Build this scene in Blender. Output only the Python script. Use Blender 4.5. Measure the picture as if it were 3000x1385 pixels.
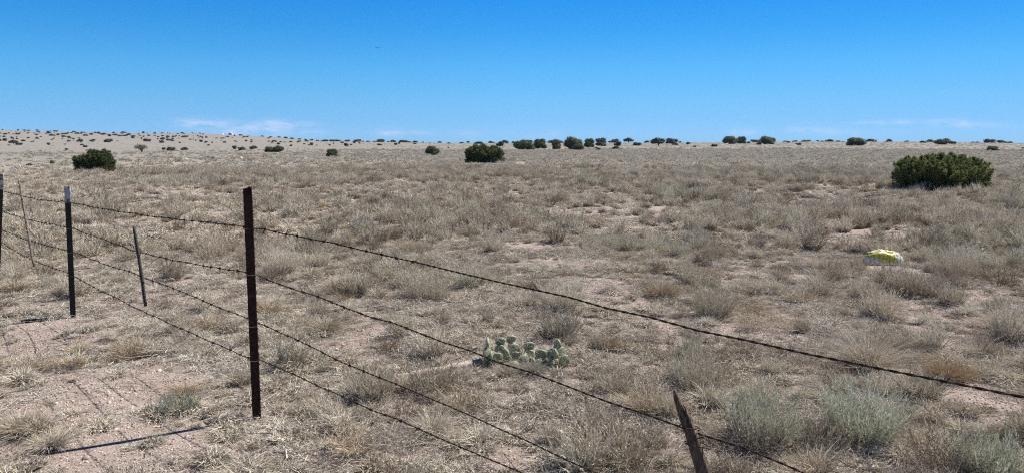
import bpy, math, random
import numpy as np
from mathutils import Vector, Matrix

for o in list(bpy.data.objects):
    bpy.data.objects.remove(o)
SC = bpy.context.scene
COL = SC.collection
R = math.radians

# ------------------------------------------------------------------ camera
FPX, CX, CY, EYE = 2200.0, 1500.0, 692.5, 415.0       # in pixels of the 3000 px wide photograph
PITCH = math.atan((CY - EYE) / FPX)
cp, sp = math.cos(PITCH), math.sin(PITCH)
H = 1.6
cam = bpy.data.cameras.new("camera")
cam.sensor_width = 36.0
cam.lens = 36.0 * FPX / 3000.0
cam.clip_start, cam.clip_end = 0.05, 30000.0
camo = bpy.data.objects.new("camera", cam)
COL.objects.link(camo)
camo.location = (0, 0, H)
camo.rotation_euler = (math.pi / 2 - PITCH, 0, 0)
SC.camera = camo

# ------------------------------------------------------------------ light and sky
ELEV, SAZ = R(51.0), math.atan2(0.889, 0.458)
SUN = Vector((math.cos(ELEV) * math.sin(SAZ), math.cos(ELEV) * math.cos(SAZ), math.sin(ELEV)))
sl = bpy.data.lights.new("sun", 'SUN')
sl.energy, sl.angle, sl.color = 5.0, R(0.53), (1.0, 0.955, 0.89)
so = bpy.data.objects.new("sun", sl)
COL.objects.link(so)
so.rotation_mode = 'QUATERNION'
so.rotation_quaternion = SUN.to_track_quat('Z', 'Y')
so.location = (0, 0, 40)

world = bpy.data.worlds.new("World")
SC.world = world
world.use_nodes = True
wn, wl = world.node_tree.nodes, world.node_tree.links
wn.clear()
w_out = wn.new('ShaderNodeOutputWorld')
w_bg = wn.new('ShaderNodeBackground')
w_bg.inputs[1].default_value = 0.089
sky = wn.new('ShaderNodeTexSky')
sky.sky_type = 'NISHITA'
sky.sun_disc = False
sky.sun_elevation = ELEV
sky.sun_rotation = SAZ
sky.altitude = 1700
sky.air_density = 1.0
sky.dust_density = 0.25
sky.ozone_density = 1.5
hs = wn.new('ShaderNodeHueSaturation')
hs.inputs['Hue'].default_value = 0.5
hs.inputs['Saturation'].default_value = 1.0
hs.inputs['Value'].default_value = 1.0
wl.new(sky.outputs[0], hs.inputs['Color'])


def wmath(op, a, b=None, c=None):
    n = wn.new('ShaderNodeMath')
    n.operation = op
    for i, x in enumerate((a, b, c)):
        if x is None:
            continue
        if isinstance(x, (int, float)):
            n.inputs[i].default_value = x
        else:
            wl.new(x, n.inputs[i])
    return n.outputs[0]


tc = wn.new('ShaderNodeTexCoord')
sep = wn.new('ShaderNodeSeparateXYZ')
wl.new(tc.outputs['Generated'], sep.inputs[0])
az = wmath('ARCTAN2', sep.outputs[0], sep.outputs[1])
el = wmath('ARCSINE', sep.outputs[2])
# the camera that took the photograph rendered the low sky as a deep saturated blue
tr = wn.new('ShaderNodeValToRGB')
wl.new(wmath('DIVIDE', el, 0.6), tr.inputs[0])
stops = [(.013, (.274, .578, 1.162)), (.029, (.251, .570, 1.08)), (.055, (.243, .605, 1.01)), (.095, (.189, .646, 1.03)),
         (.142, (.10, .61, 1.05)), (.182, (.056, .585, 1.10)), (.58, (.25, .42, .70))]
while len(tr.color_ramp.elements) < len(stops):
    tr.color_ramp.elements.new(.5)
for e_, (p_, c_) in zip(tr.color_ramp.elements, stops):
    e_.position = p_ / 0.6
    e_.color = (c_[0] * .8, c_[1] * .8, c_[2] * .8, 1)
tm = wn.new('ShaderNodeVectorMath')
tm.operation = 'MULTIPLY'
side = wn.new('ShaderNodeVectorMath')
side.operation = 'SCALE'
wl.new(hs.outputs[0], side.inputs[0])
wl.new(wmath('SUBTRACT', 1.0, wmath('MULTIPLY', wmath('MINIMUM', wmath('MAXIMUM', az, 0.0), 0.7), 0.27)), side.inputs['Scale'])
wl.new(side.outputs[0], tm.inputs[0])
wl.new(tr.outputs[0], tm.inputs[1])
cmb = wn.new('ShaderNodeCombineXYZ')
wl.new(wmath('MULTIPLY', az, 26.0), cmb.inputs[0])
wl.new(wmath('MULTIPLY', el, 90.0), cmb.inputs[1])
nz = wn.new('ShaderNodeTexNoise')
nz.inputs['Scale'].default_value = 1.6
nz.inputs['Detail'].default_value = 6.0
nz.inputs['Roughness'].default_value = 0.58
wl.new(cmb.outputs[0], nz.inputs['Vector'])


def ray(u, v):
    a, b = (u - CX) / FPX, (CY - v) / FPX
    return np.array([a, cp + b * sp, -sp + b * cp])


acc = None
# wisps of fair-weather cloud low over the horizon: azimuth, elevation, half widths, strength
for (u, v, wu, wv, s) in [(562, 360, 34, 9, 1.0), (625, 362, 20, 6, .5), (660, 362, 30, 7, .6), (700, 380, 60, 11, .75),
                          (795, 362, 30, 8, .9), (850, 365, 42, 6, .9), (820, 385, 90, 12, .75), (1140, 388, 22, 9, .7),
                          (1190, 391, 60, 5, .6), (1375, 395, 25, 6, .5), (1580, 400, 30, 7, .35), (1630, 395, 14, 9, .4),
                          (2150, 388, 14, 9, .5), (2190, 386, 22, 8, .5), (2370, 381, 24, 9, .75), (2325, 382, 18, 6, .4),
                          (2430, 385, 30, 8, .5), (2575, 360, 38, 4, .8), (2650, 358, 16, 5, .9), (2760, 360, 26, 6, 1.0),
                          (2825, 363, 14, 6, .7), (2862, 366, 24, 5, .8), (2935, 369, 18, 4, .5), (2540, 390, 60, 7, .35)]:
    d = ray(u, v)
    a0 = math.atan2(d[0], d[1])
    e0 = math.atan2(d[2], math.hypot(d[0], d[1]))
    da = wmath('DIVIDE', wmath('SUBTRACT', az, a0), 1.5 * wu / FPX)
    de = wmath('DIVIDE', wmath('SUBTRACT', el, e0), 1.6 * wv / FPX)
    r2 = wmath('ADD', wmath('MULTIPLY', da, da), wmath('MULTIPLY', de, de))
    g = wmath('MULTIPLY', wmath('EXPONENT', wmath('MULTIPLY', r2, -1.2)), s)
    acc = g if acc is None else wmath('ADD', acc, g)
cl = wmath('MULTIPLY', acc, wmath('MULTIPLY_ADD', nz.outputs[0], 3.2, -1.05))
cl = wmath('MINIMUM', wmath('MAXIMUM', cl, 0.0), 1.0)
cl = wmath('MULTIPLY', cl, 0.38)
mx = wn.new('ShaderNodeMix')
mx.data_type = 'RGBA'
wl.new(cl, mx.inputs[0])
wl.new(tm.outputs[0], mx.inputs[6])
mx.inputs[7].default_value = (5.2, 5.4, 6.6, 1)
wl.new(mx.outputs[2], w_bg.inputs[0])
wl.new(w_bg.outputs[0], w_out.inputs[0])

SC.view_settings.view_transform = 'Standard'
SC.view_settings.look = 'None'
SC.view_settings.exposure = 0.86
SC.view_settings.gamma = 1.0
SC.cycles.use_denoising = False
SC.cycles.filter_width = 1.1
SC.cycles.max_bounces = 5
SC.cycles.diffuse_bounces = 3
SC.cycles.transparent_max_bounces = 6


# ------------------------------------------------------------------ helpers
def tag(o, label=None, cat=None, group=None, kind=None):
    if label: o['label'] = label
    if cat: o['category'] = cat
    if group: o['group'] = group
    if kind: o['kind'] = kind
    return o


def empty(name, loc=(0, 0, 0), rz=0.0):
    o = bpy.data.objects.new(name, None)
    o.empty_display_size = 0.1
    o.location = loc
    o.rotation_euler = (0, 0, rz)
    COL.objects.link(o)
    return o


def mesh_np(name, V, F, mats=(), matidx=None, smooth=False, var=None):
    """V (n,3) and F (m,k) arrays, or a list of face arrays of different k."""
    V = np.asarray(V, dtype=np.float32).reshape(-1, 3)
    if not isinstance(F, list):
        F = [F]
    F = [np.asarray(f, dtype=np.int32) for f in F if len(f)]
    me = bpy.data.meshes.new(name)
    me.vertices.add(len(V))
    me.vertices.foreach_set('co', V.ravel())
    loops = np.concatenate([f.ravel() for f in F])
    tot = np.concatenate([np.full(len(f), f.shape[1], dtype=np.int32) for f in F])
    start = np.concatenate([[0], np.cumsum(tot)[:-1]]).astype(np.int32)
    me.loops.add(len(loops))
    me.loops.foreach_set('vertex_index', loops)
    me.polygons.add(len(tot))
    me.polygons.foreach_set('loop_start', start)
    me.polygons.foreach_set('loop_total', tot)
    if smooth:
        me.polygons.foreach_set('use_smooth', np.ones(len(tot), dtype=bool))
    for m in mats:
        me.materials.append(m)
    if matidx is not None:
        me.polygons.foreach_set('material_index', np.asarray(matidx, dtype=np.int32))
    if var is not None:
        a = me.attributes.new('tone', 'FLOAT', 'POINT')
        a.data.foreach_set('value', np.asarray(var, dtype=np.float32))
    me.update(calc_edges=True)
    me.validate()
    return me


def obj(name, me, parent=None, link=True):
    o = bpy.data.objects.new(name, me)
    if link:
        COL.objects.link(o)
    if parent is not None:
        o.parent = parent
    return o


class Geo:
    """collects pieces for one mesh"""
    def __init__(s):
        s.V, s.F, s.M, s.T, s.n = [], [], [], [], 0

    def add(s, V, F, m=0, tone=0.5):
        V = np.asarray(V, float).reshape(-1, 3)
        F = F if isinstance(F, list) else [F]
        for f in F:
            f = np.asarray(f)
            if len(f) == 0: continue
            s.F.append(f + s.n)
            s.M.append(np.full(len(f), m))
        s.V.append(V)
        s.T.append(np.broadcast_to(np.asarray(tone, float), (len(V),)))
        s.n += len(V)

    def tube(s, pts, rad, k=6, m=0, tone=0.5, cap=True, squash=1.0):
        pts = np.asarray(pts, float)
        n = len(pts)
        rad = np.broadcast_to(np.asarray(rad, float), (n,))
        T = np.gradient(pts, axis=0)
        T /= np.linalg.norm(T, axis=1)[:, None] + 1e-12
        ref = np.array([0.0, 0, 1.0]) if abs(T[0][2]) < 0.9 else np.array([1.0, 0, 0])
        A = np.cross(T, ref)
        A /= np.linalg.norm(A, axis=1)[:, None] + 1e-12
        B = np.cross(T, A)
        th = np.arange(k) * 2 * np.pi / k
        V = pts[:, None, :] + rad[:, None, None] * (np.cos(th)[None, :, None] * A[:, None, :] + squash * np.sin(th)[None, :, None] * B[:, None, :])
        i, j = np.meshgrid(np.arange(n - 1), np.arange(k), indexing='ij')
        j2 = (j + 1) % k
        F = np.stack([i * k + j, i * k + j2, (i + 1) * k + j2, (i + 1) * k + j], -1).reshape(-1, 4)
        fs = [F]
        if cap:
            fs.append(np.arange(k)[::-1][None, :])
            fs.append((np.arange(k) + (n - 1) * k)[None, :])
        s.add(V.reshape(-1, 3), fs, m, tone)

    def build(s, name, mats, smooth=False):
        ks = sorted({f.shape[1] for f in s.F})
        F = [np.concatenate([f for f in s.F if f.shape[1] == k]) for k in ks]
        M = np.concatenate([np.concatenate([m for f, m in zip(s.F, s.M) if f.shape[1] == k]) for k in ks])
        return mesh_np(name, np.concatenate(s.V), F, mats, M, smooth, np.concatenate(s.T))


# ------------------------------------------------------------------ noise and terrain
def _hash(ix, iy, seed):
    x = (ix.astype(np.int64) * 374761393 + iy.astype(np.int64) * 668265263 + seed * 1274126177) & 0xffffffff
    x = ((x ^ (x >> 13)) * 1274126177) & 0xffffffff
    x = x ^ (x >> 16)
    return (x & 0xffff) / 65535.0


def vnoise(x, y, scale, seed=0):
    x, y = np.asarray(x, float) / scale + 1000.0, np.asarray(y, float) / scale + 1000.0
    ix, iy = np.floor(x), np.floor(y)
    fx, fy = x - ix, y - iy
    fx, fy = fx * fx * (3 - 2 * fx), fy * fy * (3 - 2 * fy)
    a, b = _hash(ix, iy, seed), _hash(ix + 1, iy, seed)
    c, d = _hash(ix, iy + 1, seed), _hash(ix + 1, iy + 1, seed)
    return (a * (1 - fx) + b * fx) * (1 - fy) + (c * (1 - fx) + d * fx) * fy


RU = np.array([-600, 0, 145, 375, 582, 750, 866, 939, 1128, 1332, 1500, 2140, 2337, 2687, 3000, 3600], float)
RV = np.array([379, 381, 385, 390, 391, 398.5, 407, 414, 417, 420, 420, 418.3, 415.8, 416, 420, 421], float)
RD = np.array([950, 900, 880, 850, 800, 700, 560, 430, 380, 360, 360, 380, 400, 400, 380, 380], float)   # distance of the crest
R0 = np.array([230, 220, 215, 210, 200, 180, 150, 130, 120, 120, 120, 120, 120, 120, 120, 120], float)   # where the rise begins
RS = np.array([ray(u, v)[2] / math.hypot(ray(u, v)[0], ray(u, v)[1]) for u, v in zip(RU, RV)])
RA = np.array([math.atan2(ray(u, 415)[0], ray(u, 415)[1]) for u in RU])


def hgt(x, y):
    x, y = np.asarray(x, float), np.asarray(y, float)
    r = np.hypot(x, y)
    a = np.arctan2(x, y)
    rd, r0, rs = np.interp(a, RA, RD), np.interp(a, RA, R0), np.interp(a, RA, RS)
    zr = H + rs * rd
    t = np.clip((r - r0) / (rd - r0), 0, 1)
    z = zr * t ** 1.7
    z = np.where(r > rd, zr - (r - rd) * 0.006 - np.clip(r - rd, 0, 60) ** 2 * 0.0001, z)
    near = np.clip(1 - r / 90, 0, 1)
    z = z + near * ((vnoise(x, y, 2.6, 3) - .5) * .10 + (vnoise(x, y, .7, 4) - .5) * .045 + (vnoise(x, y, .22, 5) - .5) * .018)
    far = np.clip((r - 60) / 60, 0, 1) * np.clip(1.2 - r / np.maximum(rd, 1), 0, 1)
    z = z + far * ((vnoise(x, y, 28, 6) - .5) * .30 + (vnoise(x, y, 70, 8) - .5) * .4)
    # shallow hollow under the left span of the fence, and level pads at the posts
    z = z - 0.14 * np.exp(-(((x + 3.75) / .75) ** 2 + ((y - 5.55) / .42) ** 2))
    for (px, py) in ((-1.46, 4.2), (-4.05, 6.83)):
        w = np.exp(-((x - px) ** 2 + (y - py) ** 2) / .30)
        z = z * (1 - w)
    return z


def ground(u, v, dmax=None):
    """point of the ground seen at photo position (u, v), or None when the ray passes above it"""
    d = ray(u, v)
    d = d / math.hypot(d[0], d[1])
    rr = np.geomspace(1.5, 1400, 1400)
    z = H + d[2] * rr
    g = hgt(d[0] * rr, d[1] * rr)
    below = np.nonzero(z <= g)[0]
    if len(below) == 0:
        return None
    i = below[0]
    lo, hi = rr[max(i - 1, 0)], rr[i]
    for _ in range(25):
        m = (lo + hi) / 2
        if H + d[2] * m <= hgt(d[0] * m, d[1] * m): hi = m
        else: lo = m
    return np.array([d[0] * hi, d[1] * hi, float(hgt(d[0] * hi, d[1] * hi))])


def px_per_m(p):
    return FPX / (p[1] * cp - (p[2] - H) * sp)


FC = 2.745       # the fence runs along x + y = FC


def fence(u, v, off=0.0):
    d = ray(u, v)
    t = (FC + off) / (d[0] + d[1])
    return np.array([0, 0, H]) + d * t


# ------------------------------------------------------------------ materials
def new_mat(name):
    m = bpy.data.materials.new(name)
    m.use_nodes = True
    nt = m.node_tree
    nt.nodes.clear()
    out = nt.nodes.new('ShaderNodeOutputMaterial')
    return m, nt, out


def N(nt, t, **kw):
    n = nt.nodes.new(t)
    for k, v in kw.items():
        setattr(n, k, v)
    return n


def ramp(nt, src, stops, interp='LINEAR'):
    r = N(nt, 'ShaderNodeValToRGB')
    r.color_ramp.interpolation = interp
    els = r.color_ramp.elements
    while len(els) < len(stops):
        els.new(0.5)
    for e, (p, c) in zip(els, stops):
        e.position = p
        e.color = (*c, 1)
    nt.links.new(src, r.inputs[0])
    return r.outputs[0]


def noise(nt, scale, detail=4, rough=.55, vec=None):
    n = N(nt, 'ShaderNodeTexNoise')
    n.inputs['Scale'].default_value = scale
    n.inputs['Detail'].default_value = detail
    n.inputs['Roughness'].default_value = rough
    if vec is not None:
        nt.links.new(vec, n.inputs['Vector'])
    return n.outputs[0]


def mathn(nt, op, a, b=None, clamp=False):
    n = N(nt, 'ShaderNodeMath', operation=op, use_clamp=clamp)
    for i, x in enumerate((a, b)):
        if x is None: continue
        if isinstance(x, (int, float)): n.inputs[i].default_value = x
        else: nt.links.new(x, n.inputs[i])
    return n.outputs[0]


def mixc(nt, f, a, b):
    n = N(nt, 'ShaderNodeMix', data_type='RGBA')
    for s, x in ((0, f), (6, a), (7, b)):
        if isinstance(x, (int, float)): n.inputs[s].default_value = x
        elif isinstance(x, tuple): n.inputs[s].default_value = (*x, 1)
        else: nt.links.new(x, n.inputs[s])
    return n.outputs[2]


def leafy(name, stops, patch=None, transl=0.10, rough=.75, patch_scale=.35):
    """thin plant matter: colour per blade, per plant and by patch of ground; a share of the light passes through"""
    m, nt, out = new_mat(name)
    at = N(nt, 'ShaderNodeAttribute', attribute_name='tone')
    oi = N(nt, 'ShaderNodeObjectInfo')
    g = N(nt, 'ShaderNodeNewGeometry')
    v = mathn(nt, 'ADD', mathn(nt, 'MULTIPLY', at.outputs['Fac'], .55), mathn(nt, 'MULTIPLY', oi.outputs['Random'], .45))
    c = ramp(nt, v, stops)
    if patch:
        f = noise(nt, patch_scale, 3, .6, g.outputs['Position'])
        f = mathn(nt, 'MULTIPLY', mathn(nt, 'SUBTRACT', f, .40), 4.0, True)
        c2 = ramp(nt, v, patch)
        c = mixc(nt, f, c, c2)
    d = N(nt, 'ShaderNodeBsdfDiffuse')
    d.inputs['Roughness'].default_value = .6
    nt.links.new(c, d.inputs['Color'])
    t = N(nt, 'ShaderNodeBsdfTranslucent')
    nt.links.new(c, t.inputs['Color'])
    mx_ = N(nt, 'ShaderNodeMixShader')
    mx_.inputs[0].default_value = transl
    nt.links.new(d.outputs[0], mx_.inputs[1])
    nt.links.new(t.outputs[0], mx_.inputs[2])
    nt.links.new(mx_.outputs[0], out.inputs[0])
    return m


STRAW = [(.0, (.18, .135, .095)), (.3, (.44, .375, .28)), (.6, (.70, .63, .505)), (1., (.88, .83, .72))]
PALE = [(.0, (.25, .205, .165)), (.4, (.55, .495, .415)), (1., (.85, .80, .71))]
SAGE = [(.0, (.24, .205, .15)), (.35, (.46, .42, .325)), (.7, (.66, .62, .50)), (1., (.82, .78, .66))]
SAGE2 = [(.0, (.26, .20, .15)), (.35, (.50, .42, .325)), (.7, (.68, .60, .475)), (1., (.84, .77, .64))]
TWIG = [(.0, (.12, .085, .06)), (.5, (.26, .20, .15)), (1., (.42, .35, .27))]
RUSTG = [(.0, (.20, .135, .08)), (.5, (.40, .29, .175)), (1., (.62, .50, .34))]
GREEN = [(.0, (.17, .17, .12)), (.5, (.38, .385, .29)), (1., (.64, .645, .52))]
M_straw = leafy('dry_straw', STRAW, PALE)
M_sage = leafy('grey_green_stems', SAGE, SAGE2)
M_twig = leafy('dead_twigs', TWIG, None, .05)
M_rustg = leafy('russet_grass', RUSTG, STRAW)
M_green = leafy('silver_green_leaves', GREEN, None, .25)
M_pale = leafy('plain_growth_mix', [(.0, (.30, .265, .21)), (.35, (.48, .43, .345)), (.7, (.64, .58, .47)), (1., (.78, .72, .60))], [(.0, (.30, .27, .225)), (.4, (.46, .425, .36)), (1., (.68, .64, .56))], .2, .75, .12)
M_crown = leafy('woody_base_and_shade', [(.0, (.045, .032, .023)), (.5, (.11, .08, .056)), (1., (.22, .165, .12))], None, .0)  # old wood, its dark colour also painting shade at the plants' feet
M_litter = leafy('bleached_litter', [(.0, (.17, .14, .11)), (.5, (.42, .38, .32)), (1., (.80, .76, .68))], None, .1)

# soil
M_soil, nt, out = new_mat('gravelly_soil')
g = N(nt, 'ShaderNodeNewGeometry')
P = g.outputs['Position']
n1 = noise(nt, .8, 5, .6, P)
n2 = noise(nt, 14, 5, .65, P)
n3 = noise(nt, 95, 3, .6, P)
n4 = noise(nt, .045, 4, .6, P)
c = ramp(nt, n2, [(.25, (.13, .095, .08)), (.5, (.255, .202, .174)), (.75, (.37, .31, .272))])
c = mixc(nt, mathn(nt, 'MULTIPLY', mathn(nt, 'SUBTRACT', n1, .45), 3, True), c, (.31, .26, .215))
spk = N(nt, 'ShaderNodeTexVoronoi')
spk.inputs['Scale'].default_value = 70
nt.links.new(P, spk.inputs['Vector'])
stone = mathn(nt, 'LESS_THAN', spk.outputs['Distance'], .33)
sc_ = N(nt, 'ShaderNodeSeparateColor')
nt.links.new(spk.outputs['Color'], sc_.inputs[0])
c = mixc(nt, mathn(nt, 'MULTIPLY', stone, mathn(nt, 'GREATER_THAN', sc_.outputs[0], .55)), c,
         ramp(nt, sc_.outputs[1], [(0, (.20, .14, .11)), (.6, (.50, .40, .34)), (1, (.66, .60, .54))]))
# thin dry turf covers the soil away from the roadside
ln = N(nt, 'ShaderNodeVectorMath', operation='LENGTH')
nt.links.new(P, ln.inputs[0])
ft = mathn(nt, 'MULTIPLY', mathn(nt, 'SUBTRACT', ln.outputs['Value'], 9), 1 / 45, True)
turf = ramp(nt, noise(nt, 1.4, 6, .7, P), [(.3, (.14, .127, .105)), (.5, (.212, .196, .165)), (.7, (.29, .268, .222))])
turf2 = ramp(nt, n4, [(.35, (.170, .162, .142)), (.5, (.198, .184, .156)), (.65, (.24, .217, .175))])
turf = mixc(nt, .55, turf, turf2)
turf_near = ramp(nt, noise(nt, 2.2, 6, .7, P), [(.32, (.20, .155, .125)), (.5, (.335, .285, .235)), (.68, (.45, .39, .32))])
ff = mathn(nt, 'MULTIPLY', mathn(nt, 'SUBTRACT', ln.outputs['Value'], 32), 1 / 45, True)
turf = mixc(nt, ff, turf_near, turf)
c = mixc(nt, mathn(nt, 'MULTIPLY', ft, .9), c, turf)
b = N(nt, 'ShaderNodeBsdfPrincipled')
b.inputs['Roughness'].default_value = .95
b.inputs['Specular IOR Level'].default_value = .15
nt.links.new(c, b.inputs['Base Color'])
bp = N(nt, 'ShaderNodeBump')
bp.inputs['Strength'].default_value = .9
bp.inputs['Distance'].default_value = .012
hh = mathn(nt, 'ADD', mathn(nt, 'MULTIPLY', n2, .8), mathn(nt, 'MULTIPLY', n3, .5))
hh = mathn(nt, 'ADD', hh, mathn(nt, 'MULTIPLY', mathn(nt, 'SUBTRACT', .5, spk.outputs['Distance'], True), .9))
nt.links.new(hh, bp.inputs['Height'])
nt.links.new(bp.outputs[0], b.inputs['Normal'])
nt.links.new(b.outputs[0], out.inputs[0])


def solid(name, stops, scale=20, rough=.8, metal=0., bump=.3, dist=.002, stretch=None, detail=5, spec=.3):
    m, nt, out = new_mat(name)
    tcn = N(nt, 'ShaderNodeTexCoord')
    vec = tcn.outputs['Object']
    if stretch:
        mp = N(nt, 'ShaderNodeMapping')
        mp.inputs['Scale'].default_value = stretch
        nt.links.new(vec, mp.inputs[0])
        vec = mp.outputs[0]
    n = noise(nt, scale, detail, .65, vec)
    c = ramp(nt, n, stops)
    b = N(nt, 'ShaderNodeBsdfPrincipled')
    b.inputs['Roughness'].default_value = rough
    b.inputs['Metallic'].default_value = metal
    b.inputs['Specular IOR Level'].default_value = spec
    nt.links.new(c, b.inputs['Base Color'])
    bp = N(nt, 'ShaderNodeBump')
    bp.inputs['Strength'].default_value = bump
    bp.inputs['Distance'].default_value = dist
    nt.links.new(n, bp.inputs['Height'])
    nt.links.new(bp.outputs[0], b.inputs['Normal'])
    nt.links.new(b.outputs[0], out.inputs[0])
    return m


M_rust = solid('rusted_steel', [(.3, (.016, .008, .006)), (.5, (.032, .014, .010)), (.72, (.085, .038, .024))], 38, .8, .2, .5)
M_black = solid('weathered_black_paint', [(.3, (.007, .007, .008)), (.6, (.014, .013, .013)), (.78, (.05, .03, .022))], 30, .6, 0, .4)
M_white = solid('chalky_white_paint', [(.38, (.07, .065, .06)), (.50, (.33, .33, .33)), (.7, (.48, .48, .50))], 26, .6, 0, .3)
M_stud = solid('worn_stud_steel', [(.3, (.12, .10, .09)), (.7, (.35, .33, .31))], 60, .5, .5, .3)
M_wire = solid('rusty_wire', [(.3, (.018, .012, .010)), (.6, (.05, .030, .022)), (.8, (.11, .06, .04))], 60, .7, .3, .3)
M_tie = solid('thin_tie_wire', [(.3, (.10, .07, .05)), (.7, (.30, .25, .22))], 60, .5, .5, .2)
M_wood = solid('weathered_wood', [(.28, (.055, .04, .03)), (.5, (.17, .13, .10)), (.72, (.34, .29, .24))], 16, .9, 0, .9, .004, (9, 9, .7))
M_wooddark = solid('dark_weathered_wood', [(.28, (.018, .013, .010)), (.5, (.085, .060, .042)), (.72, (.25, .185, .13))], 16, .9, 0, .9, .004, (9, 9, .7))
M_stay = solid('dark_grey_stay', [(.3, (.016, .015, .015)), (.6, (.045, .042, .040)), (.8, (.12, .11, .10))], 22, .7, 0, .6, .003, (9, 9, .7))
M_log = solid('sun_bleached_wood', [(.28, (.16, .12, .09)), (.5, (.40, .33, .27)), (.72, (.58, .50, .42))], 14, .9, 0, .9, .004, (.7, 9, 9))
M_bark = solid('grey_juniper_bark', [(.3, (.09, .07, .055)), (.7, (.27, .23, .19))], 25, .9, 0, .8, .006, (6, 6, .8))
M_pebble = solid('mixed_pebbles', [(.3, (.20, .13, .10)), (.5, (.42, .32, .27)), (.7, (.60, .53, .47))], 9, .9)
M_rock = solid('pale_rock', [(.3, (.42, .38, .34)), (.7, (.66, .62, .58))], 20, .9, 0, .8, .01)
M_bone = solid('bleached_bone', [(.3, (.62, .58, .50)), (.7, (.80, .77, .70))], 20, .6)
M_dome = solid('white_radome_panel', [(.3, (.74, .75, .76)), (.7, (.82, .83, .84))], .4, .5)
M_scrap = solid('dark_green_scrap', [(.3, (.015, .025, .022)), (.7, (.05, .08, .07))], 20, .5)
M_feather = solid('dark_feathers', [(.3, (.012, .012, .012)), (.7, (.03, .03, .03))], 20, .8)


def juni_mat(name, a, b_, c_, transl=.22):
    m, nt, out = new_mat(name)
    at = N(nt, 'ShaderNodeAttribute', attribute_name='tone')
    oi = N(nt, 'ShaderNodeObjectInfo')
    v = mathn(nt, 'ADD', mathn(nt, 'MULTIPLY', at.outputs['Fac'], .75), mathn(nt, 'MULTIPLY', oi.outputs['Random'], .25))
    c = ramp(nt, v, [(0, a), (.5, b_), (1, c_)])
    d = N(nt, 'ShaderNodeBsdfPrincipled')
    d.inputs['Roughness'].default_value = .7
    d.inputs['Specular IOR Level'].default_value = .2
    nt.links.new(c, d.inputs['Base Color'])
    t = N(nt, 'ShaderNodeBsdfTranslucent')
    nt.links.new(c, t.inputs['Color'])
    ms = N(nt, 'ShaderNodeMixShader')
    ms.inputs[0].default_value = transl
    nt.links.new(d.outputs[0], ms.inputs[1])
    nt.links.new(t.outputs[0], ms.inputs[2])
    nt.links.new(ms.outputs[0], out.inputs[0])
    return m


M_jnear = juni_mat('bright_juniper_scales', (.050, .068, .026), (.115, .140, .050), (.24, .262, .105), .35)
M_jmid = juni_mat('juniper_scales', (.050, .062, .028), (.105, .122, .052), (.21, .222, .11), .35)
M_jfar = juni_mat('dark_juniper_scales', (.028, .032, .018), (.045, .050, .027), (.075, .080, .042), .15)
M_jgrey = juni_mat('thin_grey_foliage', (.09, .085, .06), (.15, .14, .10), (.22, .20, .15), .15)

# ------------------------------------------------------------------ ground sheet
NA = 900
rings = [0.0]
r_ = 0.6
while r_ < 1250:
    rings.append(r_)
    r_ *= 1.0155 if r_ < 60 else (1.03 if r_ < 1300 else 1.2)
rings = np.array(rings)
# azimuths: dense in front of the camera, sparse behind
ang = np.concatenate([np.linspace(-R(50), R(50), 620, endpoint=False), np.linspace(R(50), R(310), 120, endpoint=False)])
NA = len(ang)
RR, AA = np.meshgrid(rings[1:], ang, indexing='ij')
X, Y = RR * np.sin(AA), RR * np.cos(AA)
Z = hgt(X, Y)
V = np.concatenate([[[0, 0, float(hgt(0, 0))]], np.stack([X, Y, Z], -1).reshape(-1, 3)])
nr = len(rings) - 1
i, j = np.meshgrid(np.arange(nr - 1), np.arange(NA), indexing='ij')
j2 = (j + 1) % NA
F4 = (1 + np.stack([i * NA + j, (i + 1) * NA + j, (i + 1) * NA + j2, i * NA + j2], -1).reshape(-1, 4))[:, ::-1]
F3 = np.stack([np.zeros(NA, int), 1 + np.arange(NA), 1 + (np.arange(NA) + 1) % NA], -1)[:, ::-1]
GROUND_LOW = float(V[:, 2].min())
gm = mesh_np('ground', V, [F3, F4], [M_soil], None, True)
tag(obj('ground', gm), kind='structure')

# ------------------------------------------------------------------ plant meshes
rng = np.random.default_rng(11)


def unit(a):
    return a / (np.linalg.norm(a, axis=-1, keepdims=True) + 1e-9)


def blades(geo, P0, D0, L, W, bend, segs=3, m=0, tone=None, curl=0.0, rg=rng):
    n = len(P0)
    L = np.broadcast_to(np.asarray(L, float), (n,))
    W = np.broadcast_to(np.asarray(W, float), (n,))
    t = np.linspace(0, 1, segs + 1)
    C = P0[:, None, :] + L[:, None, None] * (D0[:, None, :] * t[None, :, None] + bend[:, None, :] * (t ** 2)[None, :, None])
    S = unit(np.cross(D0, rg.normal(size=(n, 3))))
    if curl:
        ph = rg.uniform(0, 6.28, (n, 1))
        k = rg.uniform(4, 9, (n, 1))
        C = C + (np.sin(k * t[None, :] + ph) - np.sin(ph))[..., None] * S[:, None, :] * (curl * L)[:, None, None]
    S2 = unit(np.cross(D0, S))
    w = W[:, None] * np.clip(1.05 - t[None, :] ** 1.5, .12, 1) * .5
    V = np.stack([C - w[..., None] * S2[:, None, :], C + w[..., None] * S2[:, None, :]], 2)      # n, s+1, 2, 3
    V[..., 2] = np.maximum(V[..., 2], -.01)
    base = (np.arange(n) * (segs + 1) * 2)[:, None] + (np.arange(segs) * 2)[None, :]
    F = np.stack([base, base + 1, base + 3, base + 2], -1).reshape(-1, 4)
    if tone is None:
        tone = rg.uniform(0, 1, n)
    geo.add(V.reshape(-1, 3), F, m, np.repeat(tone, (segs + 1) * 2))


def disc(n, r, rg):
    a, q = rg.uniform(0, 2 * np.pi, n), r * np.sqrt(rg.uniform(0, 1, n))
    return np.stack([q * np.cos(a), q * np.sin(a), np.zeros(n)], -1)


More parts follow.
